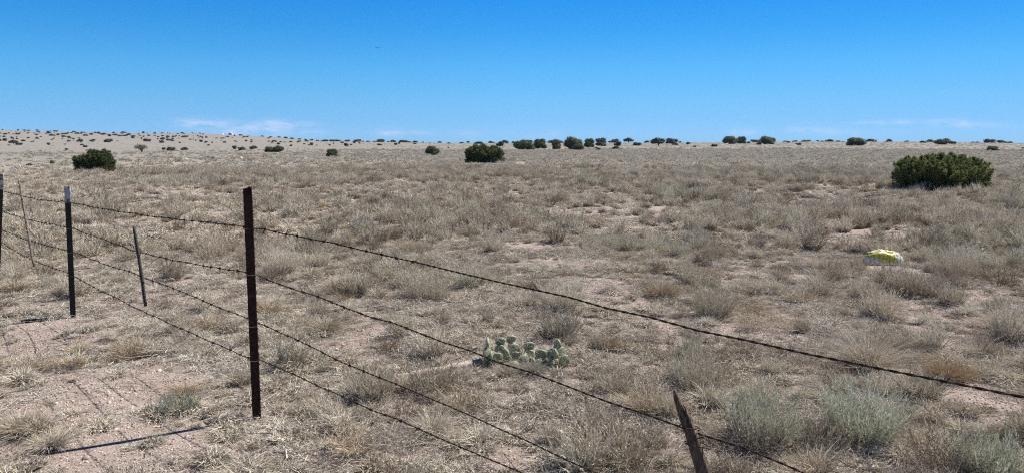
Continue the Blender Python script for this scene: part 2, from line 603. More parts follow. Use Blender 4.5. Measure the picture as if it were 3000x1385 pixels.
def lean(P0, spread, r, rg):
    n = len(P0)
    out = P0 / max(r, 1e-6)
    d = np.concatenate([out[:, :2] * spread + rg.normal(0, spread * .35, (n, 2)), np.ones((n, 1))], 1)
    return unit(d)


def g_mat(seed, n=190, r=.11, h=.055, w=.0022, m=0):
    rg = np.random.default_rng(seed)
    G = Geo()
    # a few offshoot crowns make an uneven mat
    for q in range(4):
        c0 = disc(1, r * .7, rg)[0]
        k = n // 4
        P0 = disc(k, r * .55, rg)
        D = lean(P0, .9, r * .55, rg)
        bend = np.concatenate([D[:, :2] * .8, -rg.uniform(.3, 1.1, (k, 1))], 1)
        blades(G, P0 + c0, D, rg.uniform(.5, 1.5, k) * h * rg.uniform(.7, 1.3), w, bend, 3, m, curl=.16, rg=rg)
    return G


def g_bunch(seed, n=210, r=.05, h=.22, w=.0026, spread=.55, m=0, droop=.5, curl=.05):
    rg = np.random.default_rng(seed)
    G = Geo()
    P0 = disc(n, r, rg)
    D = lean(P0, spread, r, rg)
    bend = np.concatenate([D[:, :2] * rg.uniform(.2, 1, (n, 1)) + rg.normal(0, .12, (n, 2)), -rg.uniform(0, droop, (n, 1))], 1)
    blades(G, P0, D, rg.uniform(.45, 1.15, n) * h, w, bend, 4, m, curl=curl, rg=rg)
    return G


def g_dome(seed, n=420, r=.13, h=.13, w=.0032, m=0, curl=.12, shaggy=.5, up=.35):
    """rounded, densely leaved clump: blades spring from a small mound and arch over its edge"""
    rg = np.random.default_rng(seed)
    G = Geo()
    ex, ey = rg.uniform(.75, 1.25), rg.uniform(.75, 1.25)
    P0 = disc(n, r * .85, rg) * [ex, ey, 1]
    q = np.clip(np.linalg.norm(P0[:, :2], axis=1) / r, 0, 1)
    P0[:, 2] = h * .45 * (1 - q ** 2) * rg.uniform(0, 1, n)
    out = np.concatenate([P0[:, :2] / r, np.zeros((n, 1))], 1)
    D = unit(out * 1.1 + rg.normal(0, shaggy, (n, 3)) + np.array([0, 0, up + .45]))
    D[:, 2] = np.abs(D[:, 2])
    L = h * rg.uniform(.45, 1.1, n) * (1.05 - .35 * q)
    bend = np.concatenate([out[:, :2] * rg.uniform(.1, .9, (n, 1)) + rg.normal(0, .25, (n, 2)), -rg.uniform(.1, .7, (n, 1))], 1)
    blades(G, P0, D, L, w, bend, 3, m, curl=curl, rg=rg)
    return G


def with_crown_shade(G, seed, r, h, n=70, w=.004):
    """the dead, woody old growth at the foot of a clump, coloured dark to add shade there (second material)"""
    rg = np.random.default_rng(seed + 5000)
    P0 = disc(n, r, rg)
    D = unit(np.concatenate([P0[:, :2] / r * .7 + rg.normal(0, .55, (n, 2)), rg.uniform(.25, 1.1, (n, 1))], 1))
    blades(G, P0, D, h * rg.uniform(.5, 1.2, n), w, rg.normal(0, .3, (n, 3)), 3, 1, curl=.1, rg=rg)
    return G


def g_shrub(seed, stems=55, r=.09, h=.30, w=.003, nl=11, lw=.0055, ll=.02, spread=.8, mst=0, mlf=0, dead=.15):
    """half shrub: upright wand-like stems from a woody base with small leaves up the stem"""
    rg = np.random.default_rng(seed)
    G = Geo()
    P0 = disc(stems, r, rg)
    D = lean(P0, spread, r, rg)
    L = rg.uniform(.55, 1.1, stems) * h
    bend = np.concatenate([-D[:, :2] * rg.uniform(.0, .45, (stems, 1)) + rg.normal(0, .12, (stems, 2)), rg.uniform(0, .35, (stems, 1))], 1)
    ton = rg.uniform(0, .8, stems)
    blades(G, P0, D, L, w, bend, 3, mst, tone=ton * .6, curl=.03, rg=rg)
    # forked side stems and leaves
    for a in range(nl):
        t = rg.uniform(.25, 1.0, stems)
        Q = P0 + L[:, None] * (D * t[:, None] + bend * (t ** 2)[:, None])
        T = unit(D + 2 * bend * t[:, None])
        LD = unit(T + rg.normal(0, .55, (stems, 3)))
        long_ = (a % 4 == 0)
        ln_ = rg.uniform(.6, 1.4, stems) * (ll * 3.2 if long_ else ll)
        blades(G, Q, LD, ln_, (w * .8 if long_ else lw), unit(T) * .35, 2 if long_ else 1, mst if long_ else mlf,
               tone=np.clip(ton + rg.normal(.12, .2, stems), 0, 1), rg=rg)
    return G


def g_twig(seed, n=34, r=.06, h=.26, w=.0035, m=0):
    """dead twiggy shrub, forked and curling"""
    rg = np.random.default_rng(seed)
    G = Geo()
    P0 = disc(n, r, rg)
    D = lean(P0, 1.0, r, rg)
    L = rg.uniform(.5, 1.05, n) * h
    bend = np.concatenate([rg.normal(0, .25, (n, 2)), rg.uniform(-.15, .3, (n, 1))], 1)
    blades(G, P0, D, L, w, bend, 4, m, curl=.07, rg=rg)
    for a in range(9):
        t = rg.uniform(.3, 1.0, n)
        Q = P0 + L[:, None] * (D * t[:, None] + bend * (t ** 2)[:, None])
        LD = unit(D + rg.normal(0, .7, (n, 3)))
        blades(G, Q, LD, rg.uniform(.15, .45, n) * L, w * .6, rg.normal(0, .4, (n, 3)), 3, m, curl=.15, rg=rg)
    return G


def g_litter(seed, n=60, r=.2, w=.0028, m=0):
    rg = np.random.default_rng(seed)
    G = Geo()
    P0 = disc(n, r, rg)
    P0[:, 2] = rg.uniform(.004, .03, n)
    a = rg.uniform(0, 6.28, n)
    D = np.stack([np.cos(a), np.sin(a), rg.normal(.03, .12, n)], -1)
    blades(G, P0, unit(D), rg.uniform(.04, .17, n), w, rg.normal(0, .25, (n, 3)) * [1, 1, .25], 3, m, curl=.10, rg=rg)
    return G


def merge(*gs):
    G = Geo()
    for g_ in gs:
        for f in g_.F: pass
        off = G.n
        G.V += g_.V; G.T += g_.T; G.M += g_.M
        G.F += [f + off for f in g_.F]
        G.n += g_.n
    return G


# ------------------------------------------------------------------ scatter as stuff
def gn_scatter(name, pts, rots, scls, idx, sources, label, cat):
    """one object; geometry nodes put a source plant on each point"""
    order = np.argsort(np.arange(len(pts)))
    me = bpy.data.meshes.new(name)
    me.vertices.add(len(pts))
    me.vertices.foreach_set('co', np.asarray(pts, np.float32).ravel())
    for nm, ty, arr, key in (('rot', 'FLOAT_VECTOR', rots, 'vector'), ('scl', 'FLOAT_VECTOR', scls, 'vector'), ('idx', 'INT', idx, 'value')):
        a = me.attributes.new(nm, ty, 'POINT')
        a.data.foreach_set(key, np.asarray(arr, np.int32 if ty == 'INT' else np.float32).ravel())
    o = obj(name, me)
    src = bpy.data.collections.new(name + '_sources')
    for s_ in sources:
        src.objects.link(s_)
    ng = bpy.data.node_groups.new(name, 'GeometryNodeTree')
    ng.interface.new_socket('Geometry', in_out='INPUT', socket_type='NodeSocketGeometry')
    ng.interface.new_socket('Geometry', in_out='OUTPUT', socket_type='NodeSocketGeometry')
    gi, go = ng.nodes.new('NodeGroupInput'), ng.nodes.new('NodeGroupOutput')
    iop = ng.nodes.new('GeometryNodeInstanceOnPoints')
    ci = ng.nodes.new('GeometryNodeCollectionInfo')
    ci.inputs['Collection'].default_value = src
    ci.inputs['Separate Children'].default_value = True
    ci.inputs['Reset Children'].default_value = True

    def attr(nm, ty):
        n = ng.nodes.new('GeometryNodeInputNamedAttribute')
        n.data_type = ty
        n.inputs[0].default_value = nm
        return n.outputs[0]
    L_ = ng.links.new
    L_(gi.outputs[0], iop.inputs['Points'])
    L_(ci.outputs[0], iop.inputs['Instance'])
    iop.inputs['Pick Instance'].default_value = True
    L_(attr('idx', 'INT'), iop.inputs['Instance Index'])
    L_(attr('rot', 'FLOAT_VECTOR'), iop.inputs['Rotation'])
    L_(attr('scl', 'FLOAT_VECTOR'), iop.inputs['Scale'])
    L_(iop.outputs[0], go.inputs[0])
    md = o.modifiers.new('scatter', 'NODES')
    md.node_group = ng
    tag(o, label, cat, kind='stuff')
    return o


def source(name, k, geo, mats):
    """plants used only through the scatter: sorted by name, so the letter keeps the order"""
    o = bpy.data.objects.new('%s_%s' % (name, 'abcdefghijklmnopqrstuvwxyz'[k]), geo.build(name, mats))
    return o


# hand-placed plants (filled below) keep the scatter away from their spots
BARE = [(300, 1130, .55), (120, 1180, .5), (60, 1030, .35), (330, 1320, .40), (560, 1130, .30), (250, 940, .35), (560, 1330, .25),
        (2830, 910, .9), (2950, 880, .6), (2700, 1130, .42), (2850, 1160, .45), (1700, 850, .35), (1760, 830, .4),
        (1560, 720, .5), (1480, 780, .4), (1040, 960, .35), (980, 1010, .3), (1850, 880, .3), (1100, 980, .25),
        (1020, 1345, .3), (1500, 1345, .2), (2900, 1010, .5), (1640, 770, .6), (2560, 690, .8), (2200, 735, .5)]
bare_xy = []
for (u, v, rr_) in BARE:
    p = ground(u, v)
    bare_xy.append((p[0], p[1], rr_))
KEEP = []     # (x, y, r) no scatter at all
KEEP_TALL = []     # (x, y, r) nothing tall


def cover(x, y):
    """1 where plants grow thick, towards 0 on bare soil"""
    n = vnoise(x, y, 1.1, 21) * .5 + vnoise(x, y, .45, 22) * .35 + vnoise(x, y, 4.5, 23) * .15
    c = np.clip((n - .22) * 4.0, .30, 1)
    for (bx, by, br) in bare_xy:
        q = ((x - bx) ** 2 + (y - by) ** 2) / br ** 2
        c = c * (1 - .86 * np.exp(-q * q * .6))
    # the verge between the road and the fence is thinner
    return c * np.where((x + y < FC - .1) & (x < 0), .62, 1.0)


def wedge(n, r0, r1, rg, a=R(54)):
    r = np.sqrt(rg.uniform(r0 ** 2, r1 ** 2, n))
    t = rg.uniform(-a, a, n)
    return r * np.sin(t), r * np.cos(t)


def keepout(x, y, grow=1.0):
    ok = np.ones(len(x), bool)
    for (kx, ky, kr) in KEEP:
        ok &= (x - kx) ** 2 + (y - ky) ** 2 > (kr * grow) ** 2
    return ok


def place_pts(n, r0, r1, seed, s0, s1, nsrc, base=0, thr=None, tilt=.12, flat=1.0, mask=cover, zlift=0.0, pw=1.0, tall=False):
    rg = np.random.default_rng(seed)
    n = int(n * 54 / 41)
    x, y = wedge(n, r0, r1, rg)
    ok = rg.uniform(0, 1, n) < mask(x, y) ** pw
    ok &= keepout(x, y)
    if tall:
        for (kx, ky, kr) in KEEP_TALL:
            ok &= (x - kx) ** 2 + (y - ky) ** 2 > kr ** 2
    x, y = x[ok], y[ok]
    m = len(x)
    s = rg.uniform(0, 1, m) ** 1.5 * (s1 - s0) + s0
    sc = np.stack([s * rg.uniform(.85, 1.25, m), s * rg.uniform(.85, 1.25, m), s * flat * rg.uniform(.75, 1.2, m)], -1)
    rt = np.stack([rg.normal(0, tilt, m), rg.normal(0, tilt, m), rg.uniform(0, 6.28, m)], -1)
    return [np.stack([x, y, hgt(x, y) + zlift], -1), rt, sc, base + rg.integers(0, nsrc, m)]


def cat(*L_):
    return [np.concatenate([l[k] for l in L_]) for k in range(4)]

# ------------------------------------------------------------------ the fence
DIRF = np.array([-math.sqrt(.5), math.sqrt(.5), 0])       # along the fence, away to the left
NRM = np.array([-math.sqrt(.5), -math.sqrt(.5), 0])       # towards the road
fence_root = empty('barbed_wire_fence', (-1.46, 4.2, 0))
tag(fence_root, 'barbed wire fence of four dark strands on steel posts running back to the left', 'fence')
FB = np.array(fence_root.location)


def child(name, me, parent, base=None):
    o = obj(name, me, parent)
    b0 = FB if base is None else np.asarray(base)
    o.location = -b0
    return o


_studs = {}


def stud_mesh(wf, mat):
    if mat.name not in _studs:
        S = Geo()
        bx = [(sa * wf * .22, sn * .0045, sz * (.007 if sn > 0 else .004)) for sa in (-1, 1) for sn in (-1, 1) for sz in (-1, 1)]
        S.add(bx, [np.array([[0, 1, 3, 2], [4, 6, 7, 5], [0, 4, 5, 1], [2, 3, 7, 6], [0, 2, 6, 4], [1, 5, 7, 3]])], 0)
        _studs[mat.name] = S.build('stud', [mat])
    return _studs[mat.name]


def post(top, bot, wf, stemd, th, painted, mat, label, slant=0.0):
    """T section steel post: flange on the field side, stem towards the road, studs up the flange"""
    ax = unit(top - bot)
    fx = unit(DIRF - ax * np.dot(DIRF, ax))
    nx = np.cross(fx, ax)
    if np.dot(nx, NRM) < 0: nx = -nx
    prof = [(-wf / 2, 0), (wf / 2, 0), (wf / 2, th), (th / 2, th * 1.2), (th / 2, stemd), (-th / 2, stemd), (-th / 2, th * 1.2), (-wf / 2, th)]
    L = np.linalg.norm(top - bot)
    G = Geo()
    rg = np.random.default_rng(int(L * 1000))
    zs = np.concatenate([[-.25], np.linspace(0, L, 26)])
    k = len(prof)
    Vs = []
    for zi, z in enumerate(zs):
        wob = rg.normal(0, .0006, (k, 1)) * fx
        for pi_, (a, b_) in enumerate(prof):
            zz = z
            if zi == len(zs) - 1:
                zz = z - slant * (b_ / stemd if slant > 0 else 0)
            Vs.append(bot + ax * zz + fx * a + nx * b_ + wob[pi_])
    i, j = np.meshgrid(np.arange(len(zs) - 1), np.arange(k), indexing='ij')
    F = np.stack([i * k + j, i * k + (j + 1) % k, (i + 1) * k + (j + 1) % k, (i + 1) * k + j], -1).reshape(-1, 4)
    zc = np.concatenate([[-.25], np.linspace(0, L, 26)])
    G.add(Vs, [F, np.arange(k)[::-1][None], (np.arange(k) + (len(zs) - 1) * k)[None]], 0)
    p = child('post', G.build('post', [mat]), fence_root)
    if label: p['label'] = label
    # studs on the flange
    sm = stud_mesh(wf, M_stud if mat is M_black else M_rust)
    z = .10
    Mr = Matrix((tuple(fx), tuple(nx), tuple(ax))).transposed().to_4x4()
    while z < L - .04:
        s_ = obj('stud', sm, p)
        s_.matrix_local = Matrix.Translation(Vector(bot + ax * z - nx * .0045)) @ Mr
        z += .052
    if painted:
        Tm = Geo()
        e = .0012
        prof2 = [(-wf / 2 - e, -e), (wf / 2 + e, -e), (wf / 2 + e, th + e), (th / 2 + e, th * 1.2 + e), (th / 2 + e, stemd + e),
                 (-th / 2 - e, stemd + e), (-th / 2 - e, th * 1.2 + e), (-wf / 2 - e, th + e)]
        Vs = []
        for z in (L - painted, L - painted * .5, L + e):
            for (a, b_) in prof2:
                Vs.append(bot + ax * (z + rg.normal(0, .002 if z < L else 0)) + fx * a + nx * b_)
        i, j = np.meshgrid(np.arange(2), np.arange(k), indexing='ij')
        F = np.stack([i * k + j, i * k + (j + 1) % k, (i + 1) * k + (j + 1) % k, (i + 1) * k + j], -1).reshape(-1, 4)
        Tm.add(Vs, [F, (np.arange(k) + 2 * k)[None]], 0)
        child('painted_tip', Tm.build('painted_tip', [M_white]), p, (0, 0, 0))
    return p, ax, fx, nx


def fpost(ut, vt, ub, vb, **kw):
    return post(fence(ut, vt), fence(ub, vb), **kw)


pm = fpost(734, 547, 762, 1240, wf=.036, stemd=.044, th=.0055, painted=0, mat=M_rust, label='rusty brown steel post with a bent top corner', slant=.012)
p2 = fpost(204, 547, 221, 928, wf=.035, stemd=.042, th=.006, painted=.135, mat=M_black, label='black steel post with a white tip')
p1 = fpost(10, 511, 0, 795, wf=.035, stemd=.042, th=.006, painted=.19, mat=M_black, label='black steel post with a white tip leaning at the picture edge')
for (u_, v_) in ((762, 1240), (221, 928)):
    q_ = fence(u_, v_)
    KEEP.append((q_[0], q_[1], .07)); KEEP.append((q_[0] + .02, q_[1] - .10, .07))
for t_ in np.linspace(.08, .95, 9):
    KEEP.append((-1.46 - .93 * t_, 4.2 - .48 * t_, .055))
# the next posts, just outside the picture on both sides, that the wires run on to
P_R = np.array([1.25, FC - 1.25, float(hgt(1.25, FC - 1.25))])
post(P_R + [0, 0, 1.36], P_R, .036, .044, .006, .155, M_black, None)
P_R2 = np.array([4.0, FC - 4.0, float(hgt(4.0, FC - 4.0))])
post(P_R2 + [0, 0, 1.36], P_R2, .036, .044, .006, .155, M_black, None)
P_L = np.array([-9.3, FC + 9.3, 0.0]); P_L[2] = float(hgt(P_L[0], P_L[1]))
post(P_L + [0, 0, 1.36], P_L, .036, .044, .006, .155, M_black, None)

W = [
    [(15, 562), (57, 573), (105, 584), (198, 593), (212, 593.5), (269, 606), (357, 621), (446, 633.5), (500, 640.5), (631, 654.5), (726, 665), (749, 668),
     (774, 671), (835, 685), (992, 717), (1165, 757), (1400, 809), (1622, 863), (1864, 921), (2200, 1001), (2494, 1061), (2680, 1101), (3000, 1170)],
    [(9, 620), (71, 640), (126, 653), (202, 666), (217, 670), (252, 684), (303, 701), (395, 736), (420, 741.5), (500, 760), (730, 799), (759, 805),
     (789, 820), (894, 858), (1000, 898), (1312, 1003), (1606, 1111), (1800, 1180), (2001, 1247), (2052, 1267), (2300, 1361), (2420, 1412)],
    [(8, 675.5), (63, 697), (122, 715.5), (206, 736), (223, 741), (294, 770), (404, 804), (425, 814), (500, 840), (631, 896), (736, 937), (762, 948),
     (867, 994), (1000, 1059), (1186, 1134.6), (1402, 1226), (1749, 1385), (1990, 1500)],
    [(6, 711), (63, 745), (122, 772), (208, 804), (225, 812), (273, 839.5), (336, 871), (500, 949.5), (664, 1020), (743, 1051.5), (766, 1056), (828, 1081),
     (1000, 1160), (1145, 1222), (1528, 1385), (1680, 1452)],
]
OFF = .012
barb_me = None


def make_barb():
    G = Geo()
    t = np.linspace(0, 1, 16)
    r_ = .0042
    G.tube(np.stack([(t - .5) * .012, r_ * np.cos(t * 14), r_ * np.sin(t * 14)], -1), .0013, 5)
    G.tube([(-.005, 0, 0), (-.006, .006, .009), (-.007, .010, .019)], [.0013, .0012, .0004], 5)
    G.tube([(.005, 0, 0), (.006, -.006, -.009), (.008, -.010, -.019)], [.0013, .0012, .0004], 5)
    return G.build('barb', [M_wire])


barb_me = make_barb()
tie_pts = []
for wi, wp in enumerate(W):
    pts = [fence(u, v, OFF) for u, v in wp]
    tops = [1.14, .98, .74, .50]
    zl = [1.06, .84, .62, .42][wi]
    pts.insert(0, np.array([P_L[0], FC + OFF - P_L[0], P_L[2] + zl]))
    zr = [1.04, .79, .55, .30][wi]
    if wi == 1: zr = pts[-1][2] - .012
    if wi > 1: zr = pts[-1][2] - .02
    pe = np.array([P_R[0], FC + OFF - P_R[0], P_R[2] + zr])
    if pts[-1][0] < pe[0] - .02:
        pts.append(pe)
    pts.append(np.array([P_R2[0], FC + OFF - P_R2[0], P_R2[2] + [1.06, .82, .58, .33][wi]]))
    pts = np.array(pts)
    # smooth resample along the wire
    s = np.concatenate([[0], np.cumsum(np.linalg.norm(np.diff(pts, axis=0), axis=1))])
    ss = np.arange(0, s[-1], .0065)
    C = np.stack([np.interp(ss, s, pts[:, k]) for k in range(3)], -1)
    ker = np.hanning(23); ker /= ker.sum()
    Cp = np.pad(C, ((11, 11), (0, 0)), mode='edge')
    C = np.stack([np.convolve(Cp[:, k], ker, mode='valid') for k in range(3)], -1)
    rg = np.random.default_rng(50 + wi)
    # small kinks of old wire
    kn = np.interp(ss, np.arange(0, s[-1] + 1, .17), rg.normal(0, .0026, len(np.arange(0, s[-1] + 1, .17))))
    C[:, 2] += kn
    T = unit(np.gradient(C, axis=0))
    A = unit(np.cross(T, [0, 0, 1.0]))
    B = np.cross(A, T)
    ph = ss * 2 * np.pi / .075 + wi
    dr = [.0019, .0018, .0017, .0017][wi]
    wobj = None
    for q in (0, 1):
        G = Geo()
        G.tube(C + dr * (np.cos(ph + q * np.pi)[:, None] * A + np.sin(ph + q * np.pi)[:, None] * B), dr * 1.05, 5)
        if q == 0:
            wobj = child('wire', G.build('wire', [M_wire], True), fence_root)
        else:
            child('strand', G.build('strand', [M_wire], True), wobj, (0, 0, 0))
    sb = .05
    nb = 0
    while sb < s[-1] and nb < 99:
        kx = min(int(sb / .0065), len(C) - 1)
        near_post = min(abs(C[kx][0] - q_) for q_ in (-1.455, -4.05, P_R[0], P_R2[0])) < .03
        if not near_post:
            b_ = obj('barb', barb_me, wobj)
            Mx = Matrix((tuple(T[kx]), tuple(A[kx]), tuple(B[kx]))).transposed().to_4x4()
            Mx = Matrix.Translation(Vector(C[kx])) @ Mx @ Matrix.Rotation(rg.uniform(0, 6.28), 4, 'X') @ Matrix.Scale(1.3, 4)
            b_.matrix_local = Mx
            nb += 1
        sb += .125 + rg.normal(0, .008)

# tie wires round the posts at each strand
for (pp, uvs) in ((pm, [(738, 668), (745, 803), (753, 953), (757, 1053)]), (p2, [(207, 594), (210, 668), (213, 738), (215, 806)])):
    po, ax, fx, nx = pp
    for ti, (u, v) in enumerate(uvs):
        c0 = fence(u, v)
        G = Geo()
        loop = []
        for (a, b_, z) in [(-.050, -.012, .003), (-.030, -.010, -.004), (-.021, .0, 0), (-.012, .030, -.001), (-.003, .048, 0), (.004, .048, .001), (.012, .030, .002),
                           (.021, .0, .001), (.030, -.010, .004), (.048, -.012, -.002)]:
            loop.append(c0 + fx * a + nx * b_ + np.array([0, 0, z]))
        G.tube(loop, .0013, 5)
        child('tie_wire', G.build('tie_wire', [M_tie]), po, (0, 0, 0))
# two loose curls of old tie wire by the rusty post
for (u, v, kx) in ((757, 683, .018), (780, 832, .024)):
    c0 = fence(u, v, OFF)
    t = np.linspace(0, 5.2, 16)
    G = Geo()
    G.tube(c0 + np.outer(np.cos(t) * kx, -DIRF) + np.outer(np.sin(t) * kx * .8, [0, 0, 1.]) + np.outer(t * .001, NRM), .0012, 5)
    child('wire_curl', G.build('wire_curl', [M_tie]), pm[0], (0, 0, 0))


def stay(top, bot, w0, w1, d, mat, label, point=False, nseg=14, seed=0):
    """thin split wooden stay hung on the wires"""
    rg = np.random.default_rng(seed)
    ax = unit(bot - top)
    sx = unit(DIRF - ax * np.dot(DIRF, ax)); sx = -sx
    ny = np.cross(ax, sx)
    L = np.linalg.norm(bot - top)
    Vs, k = [], 6
    for q in range(nseg + 1):
        t = q / nseg
        w = (w0 * (1 - t) + w1 * t) * rg.uniform(.92, 1.08)
        dd = d
        if q == 0: w *= .35
        if point and t > .93: w *= .35
        c0 = top + ax * L * t + sx * .004 * math.sin(t * 5 + seed)
        for (a, b_) in ((-.5, -.35), (-.1, -.55), (.5, -.4), (.45, .4), (0, .55), (-.5, .4)):
            Vs.append(c0 + sx * a * w + ny * b_ * dd + rg.normal(0, .0008, 3))
    i, j = np.meshgrid(np.arange(nseg), np.arange(k), indexing='ij')
    F = np.stack([i * k + j, (i + 1) * k + j, (i + 1) * k + (j + 1) % k, i * k + (j + 1) % k], -1).reshape(-1, 4)
    G = Geo()
    G.add(Vs, [F, np.arange(k)[None], (np.arange(k) + nseg * k)[::-1][None]], 0)
    o = child('wooden_stay', G.build('wooden_stay', [mat]), fence_root)
    o['label'] = label
    return o, ax, sx, ny


st1 = stay(fence(54.7, 524, -.02), fence(99, 780, -.02), .022, .020, .018, M_wood, 'thin pale grey wooden stay hung at a slant', seed=3)
st2 = stay(fence(393, 663, -.02), fence(427, 896, -.02), .028, .028, .020, M_stay, 'short dark wooden stay with a pointed lower end', point=True, seed=5)
for (u, v, o_) in ((61, 574, st1), (71, 640, st1), (403, 741, st2), (413, 813, st2)):
    c0 = fence(u, v, -.02)
    t = np.linspace(0, 6.6, 18)
    G = Geo()
    G.tube(c0 + np.outer(np.cos(t) * .021, o_[2]) + np.outer(np.sin(t) * .018, NRM) + np.outer((t - 3) * .0012, [0, 0, 1.]), .0016, 5)
    child('tie_wire', G.build('tie_wire', [M_tie]), o_[0], (0, 0, 0))

# broken split post hanging on the second wire, close to the camera
top, bot = fence(2012, 1233, -.03), fence(2078, 1460, -.03)
ax = unit(bot - top)
sx = unit(-DIRF - ax * np.dot(-DIRF, ax))
ny = unit(np.cross(sx, ax))
if np.dot(ny, NRM) < 0: ny = -ny
rg = np.random.default_rng(9)
G = Geo()
Wd = .044
prof = [(-.5, -.25), (-.42, -.42), (-.05, -.5), (.38, -.44), (.5, -.2), (.5, .22), (.30, .40), (.12, .30), (-.12, .42), (-.38, .36), (-.5, .12)]
nz_, k = 18, 11
Lb = (bot[2] - float(hgt(bot[0], bot[1])) + .10) / abs(ax[2]) + np.linalg.norm(bot - top)
Vs = []
for q in range(nz_ + 1):
    t = q / nz_
    for pi_, (a, b_) in enumerate(prof):
        jag = rg.uniform(-.02, .012) if q == 0 else 0
        w = Wd * (.80 + .28 * min(1, t * 4))
        Vs.append(top + ax * (Lb * t + jag) + sx * a * w + ny * b_ * w * .75 + rg.normal(0, .0007, 3) + sx * .006 * math.sin(t * 6))
i, j = np.meshgrid(np.arange(nz_), np.arange(k), indexing='ij')
F = np.stack([i * k + j, i * k + (j + 1) % k, (i + 1) * k + (j + 1) % k, (i + 1) * k + j], -1).reshape(-1, 4)
G.add(Vs, [F, np.arange(k)[::-1][None], (np.arange(k) + nz_ * k)[None]], 0)
# splinters left standing
for (a, b_, w, hgt_, dx) in ((-.38, -.05, .020, .095, -.002), (-.16, .10, .014, .055, .0), (.14, .05, .026, .100, -.008), (.32, -.1, .026, .085, -.012), (.02, -.25, .014, .05, 0), (.42, .1, .012, .05, -.004)):
    c0 = top + sx * a * Wd * .9 + ny * b_ * Wd * .8
    pts, rad = [], []
    for q in range(7):
        t = q / 6
        pts.append(c0 + ax * (.03 - (hgt_ + .03) * t) + sx * dx * t * 2 + rg.normal(0, .0009, 3))
        rad.append(w * .5 * (1 - t ** 2.6 * .8) + .0009)
    G.tube(pts, rad, 5, squash=.7)
bs = child('wooden_stay', G.build('broken_post', [M_wooddark]), fence_root)
bs['label'] = 'dark split wooden post with a splintered broken top'
for (u, v, rr_, tl) in ((2016, 1247, .031, .3), (2032, 1285, .033, -.2), (2035, 1297, .034, .35)):
    c0 = fence(u, v, -.03) + sx * .004
    t = np.linspace(0, 6.5, 22)
    G = Geo()
    G.tube(c0 + np.outer(np.cos(t) * rr_, sx) + np.outer(np.sin(t) * rr_ * .72, ny) + np.outer(np.cos(t) * tl * rr_ + t * .001, ax), .0019, 5)
    child('tie_wire', G.build('tie_wire', [M_wire]), bs, (0, 0, 0))

# ------------------------------------------------------------------ things lying in the grass
# fallen fence post
a0, a1 = ground(1088, 1118), ground(1412, 1072)
a1 = a1 + [0, 0, .028]; a0 = a0 + [0, 0, .006]
lg = empty('fallen_post', tuple(a1))
tag(lg, 'sun-bleached broken wooden post lying in the grass left of the cactus', 'post')
G = Geo()
t = np.linspace(0, 1, 16)[:, None]
rg = np.random.default_rng(4)
G.tube(a0 * (1 - t) + a1 * t + rg.normal(0, .0025, (16, 3)), np.interp(t[:, 0], [0, .1, .5, 1], [.010, .019, .027, .036]) * rg.uniform(.94, 1.06, 16), 9, squash=.85)
G.V = [v - a1 for v in G.V]
obj('weathered_shaft', G.build('weathered_shaft', [M_log]), lg)
dx = unit(a1 - a0)
G = Geo()
for q in range(9):
    o_ = rg.normal(0, .015, 3); o_ -= dx * np.dot(o_, dx)
    G.tube([o_ - dx * .03, o_ + dx * .01, o_ * 1.05 + dx * rg.uniform(.02, .055)], [.012, .010, .002], 5)
obj('splintered_end', G.build('splintered_end', [M_wooddark]), lg)
for q in np.linspace(0, 1, 6):
    pq = a0 * (1 - q) + a1 * q
    KEEP.append((pq[0], pq[1], .07))

# prickly pear: pads (centre u, v, width, height in photo px, turn, lean, tone, forward)
PADS = [(1428, 997, 24, 31, .9, .1, 0, .05), (1429, 1028, 20, 34, .3, -.15, 1, 0), (1466, 992, 27, 28, .2, .25, 1, .06), (1497, 985, 26, 28, -.3, .3, 1, .14),
        (1508, 1012, 33, 33, -.1, .1, 0, .06), (1550, 1007, 31, 29, .15, .15, 0, .08), (1458, 1040, 22, 32, .5, -.1, 1, -.04), (1480, 1027, 22, 24, -.8, .1, 0, .03),
        (1508, 1065, 27, 34, .2, -.2, 1, -.10), (1504, 1082, 22, 18, .5, -.5, 1, -.13), (1585, 1030, 39, 30, .1, .2, 0, .02), (1613, 1030, 31, 27, -.5, .35, 1, .04),
        (1643, 1026, 34, 34, .35, .1, 0, .03), (1633, 998, 17, 24, -.9, .0, 0, .05), (1655, 1045, 22, 24, .6, .1, 0, .0), (1535, 1040, 24, 26, .9, .3, 0, 0), (1560, 1052, 24, 26, -.6, .2, 0, -.03)]
_rg = np.random.default_rng(17)
for _k in range(12):
    PADS.append((_rg.uniform(1438, 1655), _rg.uniform(1025, 1066), _rg.uniform(20, 32), _rg.uniform(22, 34), _rg.uniform(-1, 1), _rg.uniform(-.2, .5), 0, _rg.uniform(-.08, .12)))
for (_u, _v, _w, _h, _t, _l, _n, _f) in list(PADS):
    if _v < 1036:
        PADS.append((_u + _rg.uniform(-9, 9), _v + .8 * _h, _w * .95, _h * 1.05, _t + _rg.uniform(-.6, .6), _l, 0, _f - .01))
pc = ground(1535, 1080)
pear = empty('prickly_pear', tuple(pc))
tag(pear, 'low prickly pear cactus with green spiny pads among the dry grass', 'cactus')
m_pad, nt, out = new_mat('cactus_pad')
oi = N(nt, 'ShaderNodeObjectInfo')
tcn = N(nt, 'ShaderNodeTexCoord')
c = ramp(nt, oi.outputs['Random'], [(0, (.06, .075, .035)), (.5, (.12, .15, .065)), (1, (.21, .25, .12))])
c = mixc(nt, mathn(nt, 'MULTIPLY', noise(nt, 22, 4, .6, tcn.outputs['Object']), .85), c, (.33, .34, .23))
b = N(nt, 'ShaderNodeBsdfPrincipled')
b.inputs['Roughness'].default_value = .55
b.inputs['Subsurface Weight'].default_value = 0.0
nt.links.new(c, b.inputs['Base Color'])
nt.links.new(b.outputs[0], out.inputs[0])
